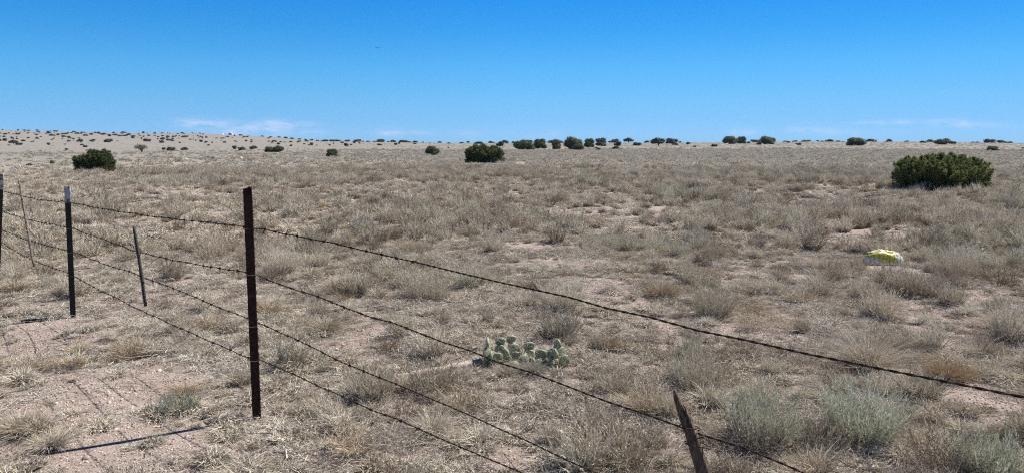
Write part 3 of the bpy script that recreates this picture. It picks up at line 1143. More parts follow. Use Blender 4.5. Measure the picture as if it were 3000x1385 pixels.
M_spine = solid('pale_spines', [(.3, (.50, .44, .34)), (.7, (.72, .68, .58))], 30, .6)
rg = np.random.default_rng(31)
for (u, v, w, h_, tw, ln_, tn, fw) in PADS:
    pb = ground(u, 1075 + 0 * v)
    # depth of the clump, at the height where the photo shows the pad
    dd = ray(u, v)
    yy = pc[1] + fw * 1.2 + .05
    c0 = np.array([0, 0, H]) + dd * (yy / dd[1]) - [0, 0, .022]
    s = 1 / px_per_m(c0)
    hw, hh_ = max(w * s / 2 / max(.7, math.cos(tw * .9)) * rg.uniform(.95, 1.25), .038), max(h_ * s / 2 * 1.15, .040)
    nu, nv = 14, 9
    th = np.linspace(0, 2 * np.pi, nu, endpoint=False)
    Vs = []
    for q in range(nv):
        f = -1 + 2 * q / (nv - 1)
        thick = .008 * math.sqrt(max(0, 1 - f * f)) + .0008
        rr_ = math.sqrt(max(0, 1 - f * f)) * .25 + .75
        if q in (0, nv - 1): rr_ = .93
        for a_ in th:
            egg = 1 + .18 * math.sin(a_)
            Vs.append((math.cos(a_) * hw * rr_ * (1 if q not in (0,) else 1) * egg, f * .0085, math.sin(a_) * hh_ * rr_))
    # stack of rings through the thickness, closed by the flat faces
    Vs = np.array(Vs)
    for q in range(nv):
        f = -1 + 2 * q / (nv - 1)
        Vs[q * nu:(q + 1) * nu, 1] = f * .009
        edge = .88 + .12 * math.sqrt(max(0, 1 - f * f))
        Vs[q * nu:(q + 1) * nu, 0] = np.cos(th) * hw * edge * (1 + .24 * np.sin(th) - .05 * np.cos(2 * th))
        Vs[q * nu:(q + 1) * nu, 2] = np.sin(th) * hh_ * edge
    i, j = np.meshgrid(np.arange(nv - 1), np.arange(nu), indexing='ij')
    F = np.stack([i * nu + j, i * nu + (j + 1) % nu, (i + 1) * nu + (j + 1) % nu, (i + 1) * nu + j], -1).reshape(-1, 4)
    G = Geo()
    G.add(Vs, [F, np.arange(nu)[::-1][None], (np.arange(nu) + (nv - 1) * nu)[None]], 0)
    # spines in rows over both faces and round the rim
    ns = 230
    a_, q_ = rg.uniform(0, 6.28, ns), np.sqrt(rg.uniform(0.05, 1, ns))
    sd = rg.choice([-1, 1], ns)
    S0 = np.stack([np.cos(a_) * q_ * hw * .96, sd * .009, np.sin(a_) * q_ * hh_ * .96], -1)
    D = unit(np.stack([np.cos(a_) * q_ * .9, sd * .6, np.sin(a_) * q_ * .9 + .0], -1) + rg.normal(0, .4, (ns, 3)))
    blades(G, S0, D, rg.uniform(.014, .042, ns), .0012, rg.normal(0, .05, (ns, 3)), 1, 1, rg=rg)
    o = obj('pad', G.build('pad', [m_pad, M_spine]), pear)
    o.location = Vector(c0 - pc)
    o.rotation_euler = (ln_ * 1.2 + rg.normal(0, .2), rg.normal(0, .4), tw * 1.3 + rg.normal(0, .3))
KEEP.append((pc[0] - .11, pc[1] + .02, .13)); KEEP.append((pc[0] + .11, pc[1] + .02, .13)); KEEP.append((pc[0], pc[1] - .1, .08))

# clear crumpled wrapper at the right end of the cactus
pw_ = ground(1628, 1068)
m_wrap, nt, out = new_mat('clear_crumpled_plastic')
b = N(nt, 'ShaderNodeBsdfPrincipled')
b.inputs['Base Color'].default_value = (.62, .62, .64, 1)
b.inputs['Roughness'].default_value = .12
b.inputs['Alpha'].default_value = .72
nt.links.new(b.outputs[0], out.inputs[0])
G = Geo()
nx_, ny_ = 14, 9
gx, gy = np.meshgrid(np.linspace(-.5, .5, nx_), np.linspace(-.5, .5, ny_), indexing='ij')
cz = .022 + .018 * rg.normal(0, 1, gx.shape) * .6 + .02 * np.cos(gy * 4)
i, j = np.meshgrid(np.arange(nx_ - 1), np.arange(ny_ - 1), indexing='ij')
F = np.stack([i * ny_ + j, (i + 1) * ny_ + j, (i + 1) * ny_ + j + 1, i * ny_ + j + 1], -1).reshape(-1, 4)
G.add(np.stack([gx * .13, gy * .07 + gx * .03, cz], -1).reshape(-1, 3), F, 0)
o = obj('plastic_wrapper', G.build('plastic_wrapper', [m_wrap]))
o.location = tuple(pw_ + [0, -.02, .02])
o.rotation_euler = (.5, -.25, .5)
md = o.modifiers.new('thickness', 'SOLIDIFY'); md.thickness = .0008
tag(o, 'crumpled clear plastic wrapper at the right foot of the prickly pear', 'litter')
KEEP.append((pw_[0], pw_[1] - .05, .09))

# yellow and white plastic sack
pb = ground(2592, 776)
s = 1 / px_per_m(pb)
m_sack, nt, out = new_mat('printed_plastic_sack')
tcn = N(nt, 'ShaderNodeTexCoord')
sepn = N(nt, 'ShaderNodeSeparateXYZ')
nt.links.new(tcn.outputs['Object'], sepn.inputs[0])
ox, oz = sepn.outputs[0], sepn.outputs[2]
wob = mathn(nt, 'MULTIPLY', mathn(nt, 'SUBTRACT', noise(nt, 14, 3, .5, tcn.outputs['Object']), .5), .05)
zw = mathn(nt, 'ADD', oz, wob)
f1 = mathn(nt, 'MAXIMUM', mathn(nt, 'GREATER_THAN', zw, .105), mathn(nt, 'MULTIPLY', mathn(nt, 'GREATER_THAN', mathn(nt, 'ADD', ox, mathn(nt, 'MULTIPLY', oz, .3)), -.09), mathn(nt, 'GREATER_THAN', zw, .03)))
f2 = mathn(nt, 'LESS_THAN', mathn(nt, 'ADD', ox, mathn(nt, 'MULTIPLY', wob, 4.0)), .15)
f3 = mathn(nt, 'LESS_THAN', mathn(nt, 'ADD', oz, mathn(nt, 'MULTIPLY', mathn(nt, 'ABSOLUTE', ox), .22)), .200)
yl = mathn(nt, 'MULTIPLY', mathn(nt, 'MULTIPLY', f1, f2), f3)
c = mixc(nt, yl, (.66, .70, .68), (.58, .52, .08))
wv = N(nt, 'ShaderNodeTexWave')
wv.inputs['Scale'].default_value = 5.5
wv.inputs['Distortion'].default_value = 9
wv.inputs['Detail'].default_value = 2
nt.links.new(tcn.outputs['Object'], wv.inputs['Vector'])
ln2 = mathn(nt, 'LESS_THAN', wv.outputs['Fac'], .10)
c = mixc(nt, mathn(nt, 'MULTIPLY', ln2, .75), c, (.16, .17, .06))
b = N(nt, 'ShaderNodeBsdfPrincipled')
b.inputs['Roughness'].default_value = .35
nt.links.new(c, b.inputs['Base Color'])
t_ = N(nt, 'ShaderNodeBsdfTranslucent')
nt.links.new(c, t_.inputs['Color'])
ms = N(nt, 'ShaderNodeMixShader'); ms.inputs[0].default_value = .3
nt.links.new(b.outputs[0], ms.inputs[1]); nt.links.new(t_.outputs[0], ms.inputs[2])
nt.links.new(ms.outputs[0], out.inputs[0])
nu, nv = 44, 16
th = np.linspace(0, 2 * np.pi, nu, endpoint=False)
Vs = []
hwid, hhei = 61 * s, 42 * s
for q in range(nv + 1):
    f = q / nv * math.pi / 2
    for a_ in th:
        x_ = math.cos(a_) * math.cos(f) ** .75 * hwid
        y_ = math.sin(a_) * math.cos(f) * hwid * .42
        z_ = math.sin(f) ** .8 * hhei * (1 - .10 * math.cos(a_) * math.cos(f))
        n_ = vnoise(x_ * 1 + 5, y_ + z_ * 2 + 3, .045, 77) - .5 + (vnoise(x_ + 9, z_ * 1.5 + y_, .018, 78) - .5) * .5
        k_ = 1 + .13 * float(n_)
        Vs.append((x_ * k_, y_ * k_, z_ * (1 + .12 * float(n_))))
i, j = np.meshgrid(np.arange(nv), np.arange(nu), indexing='ij')
F = np.stack([i * nu + j, i * nu + (j + 1) % nu, (i + 1) * nu + (j + 1) % nu, (i + 1) * nu + j], -1).reshape(-1, 4)
G = Geo(); G.add(Vs, [F], 0)
o = obj('plastic_sack', G.build('plastic_sack', [m_sack], True))
o.location = tuple(pb + [0, .06, .005])
o.rotation_euler = (-.05, -.03, .05)
tag(o, 'crumpled yellow and white plastic sack caught in the grey scrub', 'sack')
KEEP.append((pb[0], pb[1] + .05, .24)); KEEP.append((pb[0] - .16, pb[1] - .22, .26)); KEEP.append((pb[0] - .1, pb[1] - .42, .40)); KEEP.append((pb[0] - .18, pb[1] - .85, .38)); KEEP.append((pb[0] - .22, pb[1] - 1.0, .25)); KEEP.append((pb[0] + .05, pb[1] - .45, .15))


def lump(name, uv, w, h_, mat, label, cat_, depth=.8, seed=0, tone=0, rz=0., rough=.12, sink=.25):
    p = ground(*uv)
    s = 1 / px_per_m(p)
    rg_ = np.random.default_rng(seed)
    nu, nv = 14, 8
    Vs = []
    for q in range(nv + 1):
        f = -math.pi / 2 + math.pi * q / nv
        for a_ in np.linspace(0, 2 * np.pi, nu, endpoint=False):
            d_ = np.array([math.cos(a_) * math.cos(f), math.sin(a_) * math.cos(f), math.sin(f)])
            k_ = 1 + rough * 2 * (float(vnoise(d_[0] + 3 + seed, d_[1] + d_[2] * 1.7, .55, seed)) - .5)
            Vs.append(d_ * k_ * [w * s / 2, w * s / 2 * depth, h_ * s / 2])
    i, j = np.meshgrid(np.arange(nv), np.arange(nu), indexing='ij')
    F = np.stack([i * nu + j, i * nu + (j + 1) % nu, (i + 1) * nu + (j + 1) % nu, (i + 1) * nu + j], -1).reshape(-1, 4)
    G = Geo(); G.add(Vs, F, 0)
    o = obj(name, G.build(name, [mat]))
    o.location = tuple(p + [0, 0, h_ * s / 2 * (1 - sink * 2)])
    o.rotation_euler = (0, 0, rz)
    tag(o, label, cat_)
    KEEP.append((p[0], p[1], w * s * .6 + .02)); KEEP.append((p[0], p[1] - .06, w * s * .45 + .01))
    return o


lump('bone_fragment', (1402, 1262), 27, 10, M_bone, 'small white bone fragment on the ground below the lowest wires', 'bone', .4, 3, rz=.7, rough=.08, sink=.0)
lump('flat_stone', (134, 919), 26, 11, M_rock, 'flat pale grey stone in the grass left of the white-tipped post', 'stone', .7, 5, sink=.2)
lump('white_rock', (545, 468), 10, 5, M_rock, 'small pale rock beyond the flat left of the white lump', 'rock', .8, 6)
lump('white_rock', (706, 466), 8, 8, M_dome, 'bright white lump standing out on the flat near the dark brush', 'rock', .8, 7)
lump('white_rock', (12, 490), 9, 5, M_rock, 'pale rock on the flat at the far left edge', 'rock', .8, 8)
# strip of dark metal scrap
p = ground(90, 942)
G = Geo()
for q in range(3):
    G.tube([(-.09 + q * .05, 0, .01), (-.02 + q * .05, .01, .022), (.05 + q * .04, -.005, .012)], [.012, .016, .006], 6, squash=.4)
o = obj('metal_scrap', G.build('metal_scrap', [M_scrap])); o.location = tuple(p); o.rotation_euler = (0, 0, .1)
tag(o, 'dark green curled strip of scrap lying near the left edge', 'scrap')
KEEP.append((p[0], p[1] - .03, .11))

# radar domes on the hilltop, seen above the crest
for (u, v, w, lab) in ((653, 395.5, 6.5, 'smaller white radar dome low behind the hill crest, the left one'), (677, 394.5, 8.5, 'larger white radar dome beside a dark juniper on the hill crest')):
    d = ray(u, v); d = d / math.hypot(d[0], d[1])
    D_ = 1050.0
    c0 = np.array([d[0] * D_, d[1] * D_, H + d[2] * D_])
    rad = w / 2 * D_ / FPX
    root = empty('radar_dome', (c0[0], c0[1], float(hgt(c0[0], c0[1]))))
    tag(root, lab, 'radar dome')
    zc = c0[2] - root.location[2]
    G = Geo()
    ico = []
    nu, nv = 20, 12
    for q in range(nv + 1):
        f = -1.0 + (math.pi / 2 + 1.0) * q / nv
        for a_ in np.linspace(0, 2 * np.pi, nu, endpoint=False):
            ico.append((rad * math.cos(a_) * math.cos(f), rad * math.sin(a_) * math.cos(f), zc + rad * math.sin(f)))
    i, j = np.meshgrid(np.arange(nv), np.arange(nu), indexing='ij')
    F = np.stack([i * nu + j, i * nu + (j + 1) % nu, (i + 1) * nu + (j + 1) % nu, (i + 1) * nu + j], -1).reshape(-1, 4)
    G.add(ico, F, 0)
    obj('dome_shell', G.build('dome_shell', [M_dome], True), root)
    G = Geo(); G.tube([(0, 0, -1), (0, 0, zc - rad * .7)], rad * .6, 16)
    obj('tower', G.build('tower', [M_rock]), root)

# a soaring bird
d = ray(1106, 141.5)
c0 = np.array([0, 0, H]) + d * 160
G = Geo()
G.tube([(-.22, 0, 0), (-.1, 0, .02), (.05, 0, .02), (.2, 0, 0)], [.02, .07, .075, .03], 8)
for sgn in (-1, 1):
    y_ = sgn
    G.add([(-.08, y_ * .05, .02), (.14, y_ * .05, .02), (.12, y_ * .32, .09), (-.08, y_ * .30, .09), (.02, y_ * .62, .05), (-.06, y_ * .60, .05),
           (-.08, y_ * .05, .0), (.14, y_ * .05, .0), (.12, y_ * .32, .07), (-.08, y_ * .30, .07), (.02, y_ * .62, .04), (-.06, y_ * .60, .04)],
          [np.array([[0, 1, 2, 3], [3, 2, 4, 5], [6, 9, 8, 7], [9, 11, 10, 8], [0, 3, 9, 6], [1, 7, 8, 2], [3, 5, 11, 9], [2, 8, 10, 4], [4, 10, 11, 5]])], 0)
G.add([(-.2, -.03, .0), (-.42, -.10, 0), (-.42, .10, 0), (-.2, .03, .0), (-.2, -.03, .015), (-.42, -.10, .01), (-.42, .10, .01), (-.2, .03, .015)],
      [np.array([[0, 3, 2, 1], [4, 5, 6, 7], [0, 1, 5, 4], [2, 3, 7, 6], [1, 2, 6, 5]])], 0)
o = obj('soaring_bird', G.build('soaring_bird', [M_feather])); o.location = tuple(c0); o.rotation_euler = (.1, .1, 1.2)
tag(o, 'tiny dark bird gliding high in the blue sky', 'bird')

# haze: the far junipers turn bluish
bpy_me = bpy.data.meshes.new('haze')
x0, x1, y0, y1, z0, z1 = -1300, 1300, -1300, 1300, GROUND_LOW - 1.0, 62.0
bpy_me.from_pydata([(x, y, z) for z in (z0, z1) for (x, y) in ((x0, y0), (x1, y0), (x1, y1), (x0, y1))], [],
                   [(3, 2, 1, 0), (4, 5, 6, 7), (0, 1, 5, 4), (1, 2, 6, 5), (2, 3, 7, 6), (3, 0, 4, 7)])
hz = bpy.data.materials.new('air_haze')
hz.use_nodes = True
hz.node_tree.nodes.clear()
ho = hz.node_tree.nodes.new('ShaderNodeOutputMaterial')
pv = hz.node_tree.nodes.new('ShaderNodeVolumePrincipled')
pv.inputs['Color'].default_value = (.50, .68, 1.0, 1)
pv.inputs['Density'].default_value = .00010
pv.inputs['Anisotropy'].default_value = .0
hz.node_tree.links.new(pv.outputs[0], ho.inputs['Volume'])
bpy_me.materials.append(hz)
tag(obj('haze', bpy_me), 'thin blue air haze over the plain', 'haze', kind='stuff')

KEEP_TALL += [(pc[0] - .12, pc[1], .36), (pc[0] + .12, pc[1], .36), (pc[0], pc[1] - .45, .42),
              (pb[0] - .1, pb[1] - .3, .45), (pb[0] - .2, pb[1] - .9, .5)]
for (u_, v_) in ((762, 1240), (221, 928)):
    q_ = fence(u_, v_)
    KEEP_TALL += [(q_[0], q_[1], .26), (q_[0] + .05, q_[1] - .3, .27), (q_[0] - .5, q_[1] - .25, .3)]
for q in (.25, .45, .65):
    pq = a0 * (1 - q) + a1 * q
    KEEP_TALL.append((pq[0], pq[1] - .12, .2))
for (u_, v_) in ((520, 1207), (560, 1235), (1937, 872), (1940, 900), (150, 1310)):
    q_ = ground(u_, v_)
    KEEP_TALL.append((q_[0], q_[1] - .08, .24))

# ------------------------------------------------------------------ junipers
def lobes_for(seed, nl, base, wide=1.0, flat=.8, rmin=.15, rmax=.24, twin=None):
    rg = np.random.default_rng(seed)
    out = []
    while len(out) < nl:
        a, q = rg.uniform(0, 6.28), math.sqrt(rg.uniform(0, 1))
        x, y = q * math.cos(a), q * math.sin(a)
        r = rg.uniform(rmin, rmax)
        edge = .5 - r * .85
        top = (1 - q ** 2.4 * .55) * flat + (1 - flat)
        if twin is not None and abs(x - twin) < .16: top *= .72
        z = rg.uniform(base + r * .55, max(base + r * .6, top - r * .9))
        out.append((x * edge * 1.0, y * edge * 1.0, z, r))
    return out


def crown(seed, nl=12, k=70, size=.05, base=.06, up=.5, lobes=None, spray=False, aspect=1.0, L=.05, core=.86, ragged=.22, flat=.8, twin=None, rmin=.15, rmax=.24, thin=False):
    """leaf-sized faces over uneven clumps; aspect = real width / height, so leaf faces come out unstretched"""
    rg = np.random.default_rng(seed)
    lobes = lobes or lobes_for(seed, nl, base, flat=flat, twin=twin, rmin=rmin, rmax=rmax)
    G = Geo()
    for li, (x, y, z, r) in enumerate(lobes):
        n = int(k * (r / .2) ** 2)
        d = unit(rg.normal(size=(n, 3)))
        d[:, 2] = np.where(d[:, 2] < -.6, -d[:, 2], d[:, 2])
        rr_ = r * (rg.uniform(.55, 1.0, n) ** .6 + np.abs(rg.normal(0, ragged, n)) * (d[:, 2] > -.1) * (1 + (2.2 if spray else 0) * (rg.uniform(0, 1, n) > .93)))
        c0 = np.array([x, y, z])
        rz = r * min(aspect, 1.8) * .72
        Pt = c0 + d * np.stack([rr_, rr_, rr_ * rz / r], -1)
        Pt[:, 2] = np.maximum(Pt[:, 2], base * .35 + .01)
        tone = np.clip(rg.uniform(.15, .75, n) + rg.normal(0, .12), 0, 1)
        if spray:
            D = unit(d * [1, 1, .7] + np.array([0, 0, up]) + rg.normal(0, .28, (n, 3)))
            D[:, 2] *= aspect
            blades(G, Pt, D, L * rg.uniform(.6, 1.5, n), L * .42, rg.normal(0, .1, (n, 3)), 1, 0, tone=tone, rg=rg)
        else:
            a1 = unit(rg.normal(size=(n, 3))); a2 = unit(np.cross(a1, d + rg.normal(0, .5, (n, 3))))
            a1 = unit(np.cross(a2, d + rg.normal(0, .4, (n, 3))))
            s = size * rg.uniform(.6, 1.4, (n, 1))
            sz = np.array([1, 1, min(aspect, 2.2)])
            V = np.stack([Pt - a1 * s * sz * .6, Pt + a2 * s * sz * .45, Pt + a1 * s * sz, Pt - a2 * s * sz * .5], 1)
            V[..., 2] = np.maximum(V[..., 2], .0)
            G.add(V.reshape(-1, 3), np.arange(n * 4).reshape(n, 4), 0, np.repeat(tone, 4))
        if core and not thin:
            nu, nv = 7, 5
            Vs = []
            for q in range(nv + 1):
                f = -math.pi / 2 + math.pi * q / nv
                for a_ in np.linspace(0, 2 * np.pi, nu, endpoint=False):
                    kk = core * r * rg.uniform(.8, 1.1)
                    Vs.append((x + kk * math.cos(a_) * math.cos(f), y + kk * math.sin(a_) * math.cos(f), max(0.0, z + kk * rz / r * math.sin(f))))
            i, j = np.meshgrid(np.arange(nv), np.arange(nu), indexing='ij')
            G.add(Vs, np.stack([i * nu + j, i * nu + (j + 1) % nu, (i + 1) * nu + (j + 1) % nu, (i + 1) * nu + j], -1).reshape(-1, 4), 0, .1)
    return G, lobes


def trunk(lobes, seed, r0=.035, gap=0.0, nb=7, k=6):
    rg = np.random.default_rng(seed)
    G = Geo()
    sel = rg.choice(len(lobes), min(nb, len(lobes)), replace=False)
    for q, li in enumerate(sel):
        x, y, z, r = lobes[li]
        p0 = np.array([rg.normal(0, .02) + x * .55, rg.normal(0, .02) + y * .4, -.05])
        if gap:
            p0 = np.array([rg.normal(0, .006), rg.normal(0, .006), -.05])
        p3 = np.array([x, y, z + r * .3])
        m1 = p0 + [0, 0, gap * .7 + .1] + rg.normal(0, .015, 3)
        m2 = (m1 + p3) / 2 + rg.normal(0, .03, 3)
        ts = np.linspace(0, 1, 8)[:, None]
        C = (1 - ts) ** 3 * p0 + 3 * (1 - ts) ** 2 * ts * m1 + 3 * (1 - ts) * ts ** 2 * m2 + ts ** 3 * p3
        G.tube(C, np.linspace(r0 * rg.uniform(.6, 1), r0 * .25, 8), k)
    return G


FAR = []      # (crown mesh, trunk mesh, aspect)
for q, (nl, base, asp, gap, flat, thin, k) in enumerate([
        (9, .03, 1.9, 0, .8, False, 60), (12, .03, 2.3, 0, .7, False, 55), (8, .05, 1.7, 0, .9, False, 60), (12, .32, 1.9, .25, .65, False, 55),
        (14, .03, 3.4, 0, .55, False, 45), (10, .28, 1.5, .2, .8, False, 55), (16, .03, 4.2, 0, .6, False, 40)]):
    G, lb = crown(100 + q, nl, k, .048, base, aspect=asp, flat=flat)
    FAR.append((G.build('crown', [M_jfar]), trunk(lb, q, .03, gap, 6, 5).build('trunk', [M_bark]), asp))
MID = []
for q, (nl, base, asp, flat, k) in enumerate([(14, .02, 1.55, .85, 330), (18, .02, 1.9, .75, 330), (20, .02, 1.9, .9, 300)]):
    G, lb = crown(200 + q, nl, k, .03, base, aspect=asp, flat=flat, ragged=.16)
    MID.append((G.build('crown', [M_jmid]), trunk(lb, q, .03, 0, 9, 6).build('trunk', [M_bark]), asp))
G, lb = crown(300, 14, 70, .035, .38, aspect=1.8, flat=.55, thin=True)
GREY = (G.build('crown', [M_jgrey]), trunk(lb, 3, .035, .3, 12, 6).build('trunk', [M_bark]), 1.8)


def crest_d(u):
    return float(np.interp(ray(u, 415)[0] / ray(u, 415)[1], np.tan(RA), RD))


def put_tree(u, v, w, h_, mesh, label, group, parts, seed, d_force=None, name='juniper_tree'):
    rg = np.random.default_rng(seed)
    p = ground(u, v) if d_force is None else None
    if p is None:
        d = ray(u, v); d = d / math.hypot(d[0], d[1])
        D_ = d_force or crest_d(u) * rg.uniform(1.01, 1.08)
        p = np.array([d[0] * D_, d[1] * D_, 0]); p[2] = min(float(hgt(p[0], p[1])), H + d[2] * D_)
    s = 1 / px_per_m(p)
    wm, hm = w * s, h_ * s
    cr, tr, asp = mesh
    rz = rg.uniform(0, 6.28)
    sc = (wm, wm * .9, hm)
    if parts:
        t = empty(name, tuple(p), rz)
        t.scale = sc
        obj('crown', cr, t); obj('trunk', tr, t)
    else:
        t = obj(name, cr)
        t.location = tuple(p); t.rotation_euler = (0, 0, rz); t.scale = sc
    tag(t, label, 'tree', group)
    return t, p


# catalogue of the trees the photograph shows: x, ground line, width, height in zoomed pixels of each quarter
Q1 = """180,182,20,12 243,180,32,16 285,181,30,12 372,186,28,12 385,205,30,18 200,208,14,12 185,222,40,18 133,220,22,8 55,222,40,14 8,212,14,10
280,214,20,10 347,215,20,10 370,228,35,14 492,212,40,24 460,219,22,10 525,234,58,14 412,247,22,8 43,248,30,14 285,261,30,13 45,286,45,24 8,286,20,18
565,193,25,13 582,240,30,26 632,222,35,14 660,222,30,16 640,247,45,16 745,200,30,14 790,215,30,14 828,218,30,22 860,235,45,14 915,225,40,16 955,208,25,14
990,225,35,28 1040,225,45,18 1100,240,40,22 1148,212,30,14 1160,232,45,16 1208,240,40,14 1245,206,45,14 1284,202,14,10 1300,228,45,16 1260,238,45,14
1340,260,45,28 1440,210,22,20 1445,246,20,12 1495,240,28,14 1555,240,28,10 1410,236,22,8 1638,202,26,12 1632,242,30,12 1685,246,28,12 1745,246,35,10
1636,273,42,20 1622,305,46,26 1733,288,40,14 1790,215,22,8 1855,218,16,8 1862,250,70,14 1915,275,24,10 1808,307,26,12 2022,296,36,20
2040,227,20,14 2080,255,22,14 2077,313,34,24 2138,315,18,20 2098,338,28,14 2256,313,34,22 2318,225,30,18 2425,232,45,10 2530,299,24,14 2240,262,50,8
2180,262,28,8 87,332,26,8 232,296,40,18 325,299,30,8 520,276,20,8 695,293,34,18 825,330,38,14 656,323,24,8 340,288,16,6 1430,285,0,0
912,385,30,12 872,384,24,10 2490,250,20,8 2010,212,20,8 720,207,22,8 440,184,16,6 1180,290,22,6 1390,222,18,8 700,252,14,6 1710,214,14,6"""
Q2 = """228,330,36,22 187,296,42,16 160,305,24,14 348,300,34,14 420,303,24,12 440,295,32,14 510,293,36,14 352,338,30,14 250,303,26,12 288,305,24,10
488,328,22,18 558,330,40,24 535,333,30,12 610,332,22,8 742,333,28,14 780,325,14,20 955,334,26,16 872,307,42,12 993,308,40,20 1040,312,20,12
1444,322,28,20 1597,320,28,12 690,291,80,14 765,291,70,14 820,290,90,16 925,290,60,16 1020,290,95,20 1075,291,30,12 1128,290,40,14 1185,291,45,10
1258,293,90,24 1330,296,30,12 1380,300,50,22 1480,300,100,20 1545,300,60,12 1605,303,50,16 1683,305,18,10 1750,308,20,6 1850,310,38,16 1940,318,30,14
2065,315,45,16 2138,312,36,22 2225,315,60,16 2368,308,66,18 2508,310,60,28 1935,358,18,10 60,242,26,8 150,248,30,8 230,252,36,10 300,260,44,12 360,266,44,10 440,272,36,10 495,277,30,10 560,282,36,12 620,288,30,12"""
Q3 = """20,305,50,20 985,305,40,18 895,338,0,0 848,362,30,14 877,382,50,22 1355,305,42,20 1690,303,30,14 1775,328,44,24 1835,348,28,16 2385,311,34,20 2487,325,50,30"""
Q4 = """170,290,36,12 203,304,40,16 275,291,54,16 308,327,56,22 497,291,36,14 545,291,40,10 705,291,50,10 757,291,36,8 835,290,60,26 970,290,40,10
1195,291,40,8 1220,291,50,26 1395,292,50,10 1560,307,50,20 2060,298,40,10 2105,299,40,8 2375,302,60,18 2430,305,50,14 2565,362,25,10"""
SQ = 0.29115
seed = 0
SMALL = []
QL = {1: 'small dark juniper dotted over the long slope or crest of the left hill',
      2: 'small dark juniper near the skyline left of the picture centre',
      3: 'small dark juniper near the skyline right of the picture centre',
      4: 'small dark juniper near the skyline in the right quarter'}
for zone, (tab, ox) in enumerate(((Q1, 0), (Q2, 750), (Q3, 1500), (Q4, 2250)), 1):
    for e in tab.split():
        x, b_, w, h_ = map(float, e.split(','))
        if w == 0: continue
        seed += 1
        asp = w / h_
        best = sorted(range(len(FAR)), key=lambda q: abs(FAR[q][2] - asp) + random.Random(seed * 7 + q).uniform(0, 1.2))[0]
        t, p = put_tree(ox + x * SQ, 330 + b_ * SQ + .3, w * SQ * 1.35, h_ * SQ * 1.35, FAR[best], QL[zone], 'small junipers scattered over the plain and hill', w > 44, seed)
        SMALL.append((t, ox + x * SQ, 330 + b_ * SQ, w * SQ, asp))

